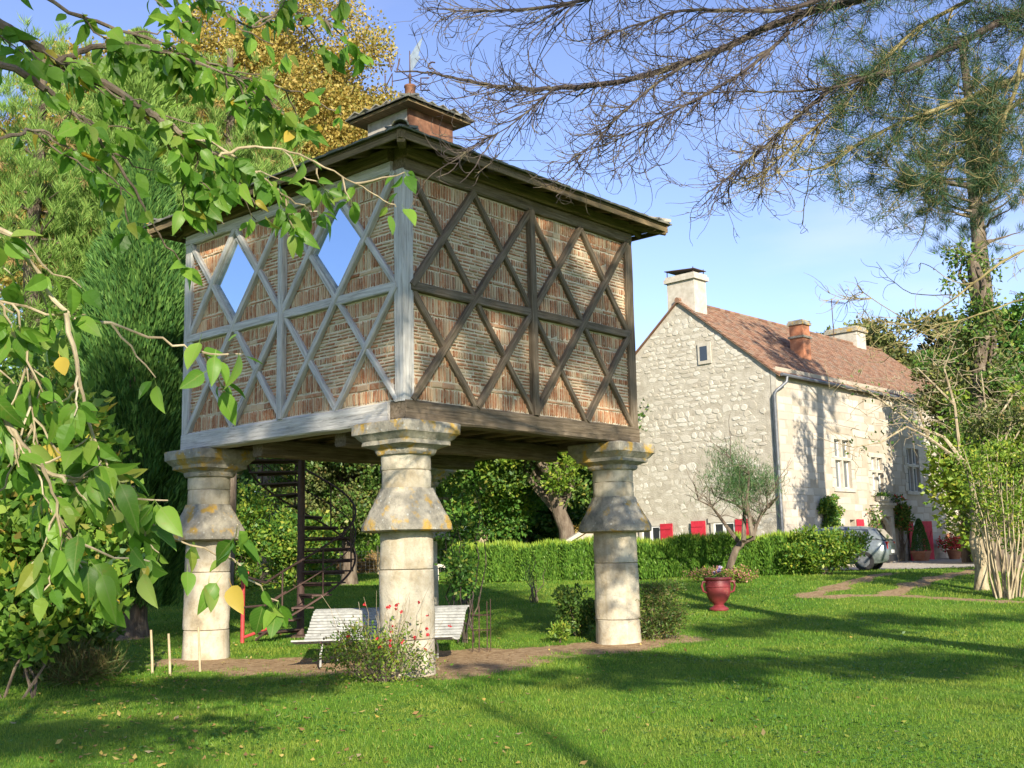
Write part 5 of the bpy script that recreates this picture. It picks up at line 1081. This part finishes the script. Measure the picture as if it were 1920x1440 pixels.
for (px, Y, h, r_, mt, lab, z_) in ((985, 60, 9, 4.2, 'green', 'far tree between the near and right columns', 4.6), (1130, 62, 10, 4.5, 'green', 'far green tree beside the house gable', 5.0), (800, 66, 8, 4.5, 'green', 'far tree behind the near column', 4.2), (560, 70, 9, 5.0, 'green', 'far tree above the staircase', 5.0), (430, 64, 8, 4.5, 'oak', 'far tree behind the left column', 4.0), (300, 60, 9, 5.0, 'oak', 'far tree hidden behind the cypress', 4.5), (120, 62, 10, 5.5, 'green', 'far tree at the left edge', 5), (690, 76, 9, 5, 'green', 'farthest tree in line with the bench', 4.5), (1000, 75, 9, 5.5, 'olive', 'farthest olive tree seen under the dovecote', 4.5)):
    tree('far_tree', lab, T('', '', px, Y), h*.5, .3, (0, 0, z_), (r_, r_*.7, z_*.95), 60, 1.25, 190, .3, .18, mt, limbs=8, group=BG, shell=.3)
bush('rusty_shrub', 'rust-coloured shrub behind the hedge by the parapet', T('', '', 1098, 50), (1.0, .8, 1.2), 30, .4, 100, .2, .1, 'gold', stems=6)
bush('dry_hedge', 'dry beige shrubbery behind the wire fence', T('', '', 690, 56), (1.8, .5, .5), 40, .3, 80, .16, .05, 'dead_needle', stems=20)
tree('far_tree', 'tree at the far left edge behind the broad pine', T('', '', -40, 42), 5, .3, (0, 0, 5), (3.4, 2.6, 5), 70, 1.1, 200, .26, .15, 'green', limbs=8, group=BG, shell=.3)
n = 60000; a_ = (RNG.random(n)*2-1)*.95; rr_ = 98+14*RNG.random(n); x = np.sin(a_)*rr_; y = np.cos(a_)*rr_; hh = (4.2+1.6*np.sin(a_*31)+1.2*np.sin(a_*57+1)+.8*np.sin(a_*113))*RNG.random(n)**.7
o = leaf_obj('distant_wood', np.stack([x, y, gz(x, y)+hh], 1), rnd_dirs(n)+[0, 0, .4], .9, .6, MT['oak'], None, .2, None, 'stuff'); tag(o, 'distant dark green wood closing the view behind the garden', 'wood')
# behind and right of the house
for (px, Y, z_, rx, rz, mt, lab, n) in ((1640, 66, 9.6, 4.2, 4.2, 'olive', 'ivy-grey tree rising over the far chimney', 130), (1760, 62, 8.2, 4.6, 5.4, 'olive', 'broad olive tree right of the far chimney', 150), (1880, 58, 7.0, 4.2, 5.5, 'oak', 'dark tree at the right edge behind the drive', 120), (1990, 54, 6.5, 4.5, 6, 'green', 'green tree beyond the right edge', 90), (1905, 44, 3.6, 2.6, 3.4, 'lime', 'light green shrubby tree at the right edge', 90)):
    tree('backdrop_tree', lab, T('', '', px, Y), z_*.7, .35, (0, 0, z_), (rx, rx*.7, rz), n, 1.05, 300, .26, .15, mt, limbs=14, group='trees beyond the farmhouse', shell=.3)
tree('ivy_tree', 'bushy ivy-hung tree hiding the far end of the farmhouse roof', T('', '', 1812, 46), 6.0, .22, (.2, 0, 7.2), (1.7, 1.3, 2.6), 60, .55, 200, .17, .09, 'olive', limbs=16, mat2='green', frac2=.4, shell=.15, twigs=60)
tree('ivy_clad_trunk', 'dark ivy-smothered dead trunk rising at the right edge', T('', '', 1868, 33), 9.5, .3, (0, 0, 6.0), (.9, .8, 4.6), 60, .5, 110, .15, .08, 'oak', limbs=12, mat2='olive', frac2=.5, shell=.1, twigs=60, droop=.6)
# ---- left shrubbery
bush('fig_bush', 'leafy fig bush with yellowing leaves at the left edge', G(-6.55, 15.0), (1.4, 1.0, 2.1), 150, .42, 90, .16, .10, 'fig', mat2='gold', frac2=.05, stems=5, stem_r=.02, zc=2.6, bark='bark', shell=.1)
bush('left_undergrowth', 'dark undergrowth shrub below the fig bush', G(-7.2, 17.2), (1.3, .8, .9), 50, .35, 110, .14, .07, 'oak', stems=30, stem_r=.014, zc=.8)
bush('dry_grass_tuft', 'dry grassy tuft at the foot of the left shrubs', G(-6.3, 16.2), (.7, .4, .25), 24, .2, 60, .22, .012, 'brush', cat='plant', stems=0, up=1.2, zc=.2)
# ---- clover and weeds in the turf
n = 16000; u = RNG.random(n); y = 8.2*(40/8.2)**u; x = (RNG.random(n)*2-1)*(.5*y+1); k = (np.sin(x*1.1+np.sin(y*.8)*2)*np.cos(y*.9+x*.3) > .25-.5*RNG.random(n)**3) & (soil_mask(x, y) < .7) & (gravel_mask(x, y) < .3); x, y = x[k], y[k]; n = len(x)
o = leaf_obj('clover', np.stack([x, y, gz(x, y)+.02+.02*RNG.random(n)], 1), RNG.normal(size=(n, 3))*[1, 1, .25], .045*(.5+RNG.random(n))*(y/12)**.5, .035*(y/12)**.5, MT['green'], None, .2, RNG.normal(size=(n, 3))*.3+[0, 0, 1], 'stuff'); tag(o, 'patches of clover and broad-leaved weeds in the lawn', 'clover')
# ---- leaf litter
n = 760; u = RNG.random(n); y = 8.6*(24/8.6)**u; x = -.42*y+np.abs(RNG.normal(size=n))*.22*y; k = RNG.random(n) < .2; x[k] = ((RNG.random(n)*2-1)*.5*y)[k]
P = np.stack([x, y, gz(x, y)+.022+.02*RNG.random(n)], 1); D = RNG.normal(size=(n, 3))*[1, 1, .3]; N_ = RNG.normal(size=(n, 3))*.35+[0, 0, 1]
o = leaf_obj('leaf_litter', P, D, .065*(.5+.9*RNG.random(n)), .042, MT['litter'], None, .2, N_, 'stuff'); tag(o, 'scattered yellow and brown fallen leaves on the lawn', 'fallen leaves')

# ================================================================== CHERRY TREE WITH THE HANGING BRANCHES (near left)
ch = empty('cherry_tree', G(-3.05, 3.4), 0, 'cherry tree whose leafy boughs hang in from the left', 'tree'); o0 = ch.location.copy()
m = MB(); m.tube([(0, 0, -.2), (.02, .05, .8), (.05, .1, 1.7), (.0, .1, 2.6), (-.05, .1, 3.6), (-.2, .0, 4.6)], [.2, .17, .15, .13, .10, .05], 12); m.build('trunk', MT['bark'], ch, True)
def leaf_variant(k):
    rr = random.Random(k+300); nl = 7; V = []; wm = rr.uniform(.5, .68); bend = rr.uniform(-.3, .75); fold = rr.uniform(.05, .55); tw = rr.uniform(-.7, .7)
    for i in range(nl+1):
        t = i/nl; w_ = wm*math.sin(math.pi*min(1, t**.78*1.0))**.85*(1-.25*t) if 0 < i < nl else .0; zc = -bend*t*t; a = tw*t
        for s in (-1, 0, 1):
            y = s*w_*.5; z_ = fold*abs(y)+rr.uniform(-.012, .012); V.append((t, y*math.cos(a)-z_*math.sin(a), zc+y*math.sin(a)+z_*math.cos(a)))
    Fs = []
    for i in range(nl):
        for s in range(2): a = i*3+s; Fs.append((a, a+1, a+4, a+3))
    V += [(-.28, 0, .06), (-.28, .012, .06), (0, .012, 0), (0, -.012, 0)]; b = len(V)-4; Fs.append((b, b+1, b+2, b+3)); return V, Fs
LVM = []; LV0 = [leaf_variant(k) for k in range(8)]
for k in range(8):
    V, Fs = leaf_variant(k); me = bpy.data.meshes.new('leaf'); me.from_pydata(V, [], Fs); me.materials.append(MT['cherry_vein']); me.polygons.foreach_set('use_smooth', [True]*len(Fs)); LVM.append(me)
LVY = [m_.copy() for m_ in LVM[:3]]
for m_ in LVY: m_.materials[0] = MT['cherry_yellow']
NLEAF = [0]
def put_leaf(parent, p, d, size, yellow=False, roll=None):
    X = Vector(d).normalized(); N = Vector((random.gauss(0, .55), random.gauss(-.75, .5), random.gauss(.35, .4))); N = (N-X*N.dot(X)).normalized(); Y = N.cross(X)
    p = Vector(p)+X*size*.28; s = size
    link('leaf', random.choice(LVY if yellow else LVM), parent, Matrix(((X.x*s, Y.x*s, N.x*s, p.x), (X.y*s, Y.y*s, N.y*s, p.y), (X.z*s, Y.z*s, N.z*s, p.z), (0, 0, 0, 1)))); NLEAF[0] += 1
BR = [ # pixel paths with start and end depth, thickness, leaves
 ([(-420, -160), (-150, -60), (-40, 20), (50, 75), (110, 115), (180, 150), (260, 195), (310, 230), (360, 262), (410, 292), (430, 320), (450, 350)], 3.5, 4.2, .026, 34, 'bark'),
 ([(410, 292), (480, 275), (560, 290), (640, 330), (700, 362), (742, 388)], 4.05, 4.3, .006, 5, 'bark_pale'),
 ([(110, 115), (160, 92), (240, 85), (330, 105), (440, 145), (520, 190)], 3.7, 4.1, .012, 22, 'bark'),
 ([(-300, 30), (0, 120), (70, 155), (130, 205), (170, 235), (215, 300), (270, 390), (300, 440)], 3.5, 4.0, .016, 10, 'bark'),
 ([(-260, 240), (0, 258), (60, 245), (110, 262), (180, 310), (250, 370)], 3.4, 3.9, .009, 9, 'bark'),
 ([(-250, -180), (100, 5), (180, 40), (300, 80), (420, 130), (560, 175), (640, 215)], 3.6, 4.3, .010, 26, 'bark'),
 ([(-200, -220), (250, -60), (380, 0), (470, 50), (540, 20), (620, 40)], 3.8, 4.6, .010, 30, 'bark'),
 ([(330, 250), (420, 280), (500, 340), (540, 380), (560, 420)], 4.0, 4.4, .006, 12, 'bark_pale'),
 ([(240, 190), (330, 290), (350, 340), (420, 420)], 3.9, 4.2, .006, 8, 'bark'),
 ([(-330, 330), (0, 430), (60, 500), (125, 588), (230, 615), (345, 650), (400, 665)], 3.1, 3.6, .011, 14, 'bark_pale'),
 ([(125, 588), (145, 700), (170, 800), (178, 862), (215, 880)], 3.25, 3.4, .008, 14, 'bark_pale'),
 ([(-400, 520), (-60, 700), (0, 770), (60, 860), (120, 900), (160, 905), (250, 965), (330, 1012), (440, 1050)], 3.0, 3.6, .010, 30, 'bark_pale'),
 ([(75, 870), (110, 960), (122, 1010), (130, 1060)], 3.1, 3.3, .005, 14, 'bark_pale'),
 ([(-300, 480), (0, 560), (40, 640), (60, 760), (70, 860)], 3.2, 3.4, .006, 18, 'bark_pale'),
 ([(-200, 600), (0, 690), (60, 800), (90, 960)], 3.4, 3.8, .005, 14, 'bark_pale'),
]
SMP = []
for bi, (path, d0, d1, r0, nleaf, bk) in enumerate(BR):
    npx = len(path); Q = []
    for i, (x, y) in enumerate(path): Q.append(at(x, y, d0+(d1-d0)*i/(npx-1))-o0)
    if path[0][0] < -190: Q = [Vector((.0, .1, min(4.4, max(.9, Q[0].z-.25))))]+Q
    # smooth the path
    Sx = []
    for i in range(len(Q)-1):
        p0, p1, p2, p3 = Q[max(i-1, 0)], Q[i], Q[i+1], Q[min(i+2, len(Q)-1)]
        for j in range(5):
            t = j/5; Sx.append(.5*((2*p1)+(p2-p0)*t+(2*p0-5*p1+4*p2-p3)*t*t+(3*p1-p0-3*p2+p3)*t**3)+Vector((random.gauss(0, .004), random.gauss(0, .004), random.gauss(0, .004))))
    Sx.append(Q[-1]); nS = len(Sx); m = MB(); m.tube(Sx, [max(.0026, r0*(1-.85*i/nS))*random.uniform(.85, 1.2) for i in range(nS)], 7); bo = m.build('branch', MT[bk], ch, True)
    # side twigs with leaves
    tw = MB(); lo = int(nS*.25); tips = []
    for k in range(max(4, nleaf//2)):
        i = random.randint(lo, nS-2); b = Sx[i]; tng = (Sx[i+1]-Sx[i-1]).normalized(); d = (tng*.7+Vector((random.gauss(.1, .4), random.gauss(0, .4), random.gauss(-.25, .45)))).normalized(); Ln = random.uniform(.08, .26); pth = wiggle(b, b+d*Ln, 5, .1, .05); tw.tube(pth, [.0042, .0038, .0034, .003, .0025, .002], 5); tips += [pth[-1], pth[-1], pth[3], pth[4]]
    tag(tw.build('twigs', MT[bk], bo, True), kind='stuff')
    VV = []; FF = []
    for k in range(int(nleaf*4.0) if bi < 9 else int(nleaf*2.2)):
        p = Vector(random.choice(tips)) if random.random() < .8 else Sx[random.randint(lo, nS-1)]; X = Vector((random.gauss(.1, .5), random.gauss(0, .5), random.gauss(-.7, .4))).normalized(); N = Vector((random.gauss(0, .6), random.gauss(-.7, .5), random.gauss(.35, .5))); N = (N-X*N.dot(X)).normalized(); Y = N.cross(X); sz = random.uniform(.045, .095); V, Fs = LV0[random.randrange(8)]; o_ = len(VV)
        VV += [tuple(p+X*sz*.28+X*(a*sz)+Y*(b*sz)+N*(c*sz)) for a, b, c in V]; FF += [tuple(i+o_ for i in f) for f in Fs]
    me = bpy.data.meshes.new('small_leaves'); me.from_pydata(VV, [], FF); me.materials.append(MT['cherry']); tag(link('small_leaves', me, bo), kind='stuff')
    for k in range(nleaf):
        big = bi >= 9; p = random.choice(tips) if random.random() < .75 else Sx[random.randint(lo, nS-1)]; d = Vector((random.gauss(.15, .5), random.gauss(0, .4), random.gauss(-.75, .35)))
        put_leaf(bo, p, d, random.uniform(.085, .12) if big else random.uniform(.07, .105), yellow=(random.random() < (.035 if big else .01)))
# leaves that stand out, placed one by one at branch ends
for (x, y, dx, dy, s, yl, bi) in ((570, 295, -2, 40, .095, 0, 7), (735, 395, -2, 55, .085, 0, 1), (752, 385, 30, 30, .08, 0, 1), (728, 388, 15, -30, .05, 0, 1), (380, 628, -25, 55, .11, 0, 9), (405, 655, -8, 60, .10, 0, 9), (440, 645, 30, 75, .12, 0, 9), (395, 690, -45, 30, .10, 0, 9), (425, 640, 20, -15, .05, 0, 9), (215, 890, 40, 70, .13, 0, 11), (170, 880, 30, 35, .11, 0, 11), (390, 1080, 5, 60, .10, 0, 11), (430, 1085, 15, 50, .10, 1, 11), (350, 1060, 5, 50, .08, 0, 11), (415, 1080, -30, 45, .1, 0, 11), (110, 660, 10, 40, .08, 1, 10), (240, 1020, 30, 40, .09, 0, 11), (265, 1060, 10, 55, .11, 0, 12), (185, 1060, 20, 60, .12, 0, 12), (150, 985, -10, 60, .12, 0, 12)):
    p = at(x, y, 3.55 if x > 300 else 3.2)-o0; q = at(x+dx, y+dy, 3.5 if x > 300 else 3.15)-o0; put_leaf(ch, p, q-p, s*1.0, bool(yl))
crn = in_ellipsoid(40, (1.5, 1.5, .9), .3)+np.array([-.9, -.4, 4.9]); P, D = clump_leaves(crn, .35, 60, droop=.8); leaf_obj('crown', P, D, .1, .05, MT['cherry'], ch)

# ================================================================== OVERHANGING CONIFER (upper right, trunk outside the picture)
pn = empty('overhanging_larch', G(8.6, 10.5), 0, 'big conifer whose bare drooping branches fill the upper right sky', 'tree'); o0 = pn.location.copy()
m = MB(); m.tube([(0, 0, -.2), (0, 0, 1.5), (.05, .05, 5), (0, .1, 8), (0, .1, 10.5)], [.42, .36, .3, .2, .06], 12); m.build('trunk', MT['bark'], pn, True)
LB = [ # pixel path, depth range, radius, twigs, needle density
 ([(1990, -60), (1750, -40), (1590, 5), (1530, 18), (1430, 55), (1370, 85), (1280, 120), (1160, 153), (1050, 165), (970, 166), (900, 155), (840, 143), (790, 135), (740, 133)], 10.5, 10.0, .055, 250, 'bark_dark'),
 ([(2050, -20), (1920, 20), (1800, 80), (1700, 130), (1590, 150), (1500, 215), (1440, 270), (1380, 320), (1335, 358)], 10.8, 10.4, .05, 200, 'bark_dark'),
 ([(2050, 90), (1920, 140), (1800, 190), (1700, 225), (1600, 275), (1545, 312), (1505, 316), (1490, 290)], 11, 10.6, .032, 85, 'bark_sunlit'),
 ([(1700, -70), (1500, 12), (1400, 20), (1280, 20), (1200, 45), (1145, 62)], 10.2, 9.8, .03, 110, 'bark_dark'),
 ([(1500, -90), (1250, -40), (1050, 10), (900, 20), (800, 15)], 9.9, 9.6, .03, 130, 'bark_dark'),
 ([(1300, 112), (1240, 150), (1180, 200), (1120, 260), (1080, 300)], 10.1, 9.9, .018, 60, 'bark_dark'),
 ([(1040, 165), (1000, 200), (950, 240), (905, 262)], 10.0, 9.9, .014, 40, 'bark_dark'),
 ([(1480, 60), (1400, 130), (1300, 190), (1200, 240), (1130, 275)], 10.3, 10.0, .02, 90, 'bark_dark'),
 ([(1640, 140), (1560, 165), (1450, 172), (1350, 172), (1280, 175)], 10.5, 10.2, .018, 60, 'bark_dark'),
 ([(2000, 20), (1900, 180), (1875, 260), (1860, 340)], 10.8, 10.7, .035, 70, 'bark_sunlit'),
 ([(2000, -60), (1760, 30), (1660, 110), (1560, 210), (1470, 290), (1400, 345)], 10.9, 10.5, .03, 130, 'bark_sunlit'),
 ([(2050, 120), (1930, 180), (1850, 240), (1780, 300), (1720, 340), (1650, 300)], 11.2, 10.9, .03, 150, 'bark_sunlit'),
 ([(2060, 430), (1920, 470), (1840, 520), (1760, 580), (1700, 600), (1610, 540)], 12.0, 11.6, .022, 36, 'bark_sunlit'),
 ([(2060, 520), (1920, 560), (1800, 600), (1720, 610), (1640, 600)], 12.2, 11.8, .016, 28, 'bark_sunlit'),
]
def curl(p, d, L, n, k, bend, rnd=.25):
    out = [p.copy()]; d = d.normalized(); ax = Vector((random.gauss(0, 1), random.gauss(0, 1), random.gauss(0, 1))).normalized(); st_ = L/n
    for i in range(n):
        d = (d+ax.cross(d)*k+Vector((0, 0, bend*(i/n)))+Vector((random.gauss(0, rnd), random.gauss(0, rnd), random.gauss(0, rnd)))*.3).normalized(); p = p+d*st_; out.append(p.copy())
    return out
tipsN = []
for bi, (path, d0, d1, r0, ntw, bk) in enumerate(LB):
    Q = [at(x, y, d0+(d1-d0)*i/(len(path)-1))-o0 for i, (x, y) in enumerate(path)]
    if path[0][0] > 1950: Q = [Vector((0, .05, Q[0].z-.1))]+Q
    Sx = []
    for i in range(len(Q)-1):
        p0, p1, p2, p3 = Q[max(i-1, 0)], Q[i], Q[i+1], Q[min(i+2, len(Q)-1)]
        for j in range(6): t = j/6; Sx.append(.5*((2*p1)+(p2-p0)*t+(2*p0-5*p1+4*p2-p3)*t*t+(3*p1-p0-3*p2+p3)*t**3)+Vector((random.gauss(0, .008),)*3))
    Sx.append(Q[-1]); nS = len(Sx); m = MB(); m.tube(Sx, [max(.005, r0*(1-.9*i/nS)) for i in range(nS)], 7); bo = m.build('branch', MT[bk], pn, True); tw = MB()
    for k in range(int(ntw*.62)):
        i = random.randint(2 if bi > 2 else 8, nS-(2 if bi else 14)); b = Sx[i]; tng = (Sx[i+1]-Sx[i-1]).normalized()
        if bi in (0, 4) and (b+o0).x/(b+o0).y < -.02 and random.random() < .8: continue
        d = tng*.75+Vector((random.gauss(-.25, .35), random.gauss(0, .35), random.gauss(-.35, .35))); L_ = random.uniform(.35, 1.15)*(1 if i < nS*.8 else .6)
        pth = curl(b, d, L_, 9, random.gauss(0, .2), random.choice((-.12, .2, .3)), .5); rt = random.uniform(.0045, .0085); tw.tube(pth, [rt*(1-.6*j/9) for j in range(10)], 3, False)
        for q in range(random.randint(3, 6)):
            s_ = random.randint(2, 8); dd = (pth[s_+1]-pth[s_]).normalized()+Vector((random.gauss(-.1, .6), random.gauss(0, .6), random.gauss(-.15, .6))); tw.tube(curl(pth[s_], dd, random.uniform(.12, .42), 7, random.gauss(0, .42), .2, .6), [.0038, .0036, .0033, .003, .0027, .0024, .002, .0018], 3, False)
        px_ = pth[5]+o0; ratio = px_.x/px_.y
        if ratio > .30 and bi in (1, 2, 9, 10, 11, 0): tipsN += [pth[-1], pth[6], pth[4]]
    tag(tw.build('twigs', MT[bk], bo), kind='stuff')
if tipsN:
    c = np.array([list(p) for p in tipsN]); c = np.repeat(c, 44, 0); n = len(c); leaf_obj('needles', c+RNG.normal(size=(n, 3))*.022, rnd_dirs(n)+[0, 0, .25], .15*(.6+.6*RNG.random(n)), .0055, MT['needle_blue'], pn, 0)
crn = in_ellipsoid(30, (2.0, 2.0, 1.1), .3)+np.array([.8, -.5, 9.6]); P, D = clump_leaves(crn, .6, 120); leaf_obj('crown', P, D, .2, .03, MT['needle_blue'], pn)
nd_t = needle_tree('hanging_pine', 'pine with drooping blue-green needle tufts at the right edge', T('', '', 1885, 34), 17.0, .34, (-.2, 0, 13.0), (2.2, 2.0, 3.9), 300, 60, .38, 'needle_blue', mat_dead='dead_needle', shell=.2, wd=.012)

# ================================================================== TREES BEHIND THE PHOTOGRAPHER (their shade falls across the garden)
def shade(name, label, target, dist, r, nclump, clump_r, per, z_extra=0.0):
    c = Vector(target)+SUN_DIR*dist; b = G(c.x, c.y)
    return tree(name, label, b, c.z*.85, .055, (0, 0, c.z-b.z+z_extra), r, nclump, clump_r, per, .34, .2, 'green', limbs=7, group='trees behind the camera', shell=.15)  # unseen trees, crowns flattened and trunks thinned for the shadows they cast
shade('shade_tree', 'tall tree behind the camera shading the dovecote walls', DC+Ddx*2.0+Ddy*2.6+Vector((0, 0, 5.75)), 34, (4.9, 4.9, 2.2), 90, 1.25, 74)
shade('shade_tree', 'tree behind the camera shading the middle lawn', Vector((4.4, 16.2, 0)), 27, (6.2, 1.5, .7), 34, .6, 52)
shade('shade_tree', 'tree behind the camera shading the cypress foot', Vector((-8, 22, 2.8)), 40, (3.2, 3.2, 3.0), 70, 1.0, 80)
shade('shade_tree', 'slender tree behind the camera shading the grass before the stakes', Vector((-4.2, 15.2, 0)), 28, (3.2, .8, .45), 18, .5, 46)
shade('shade_tree', 'slender tree behind the camera shading the bottom left of the lawn', Vector((-5.4, 10.6, 0)), 30, (2.2, .7, .35), 12, .45, 46)
shade('shade_tree', 'slender tree behind the camera shading the lawn before the red urn', Vector((6.0, 22.0, 0)), 30, (4.5, .9, .4), 18, .5, 46)
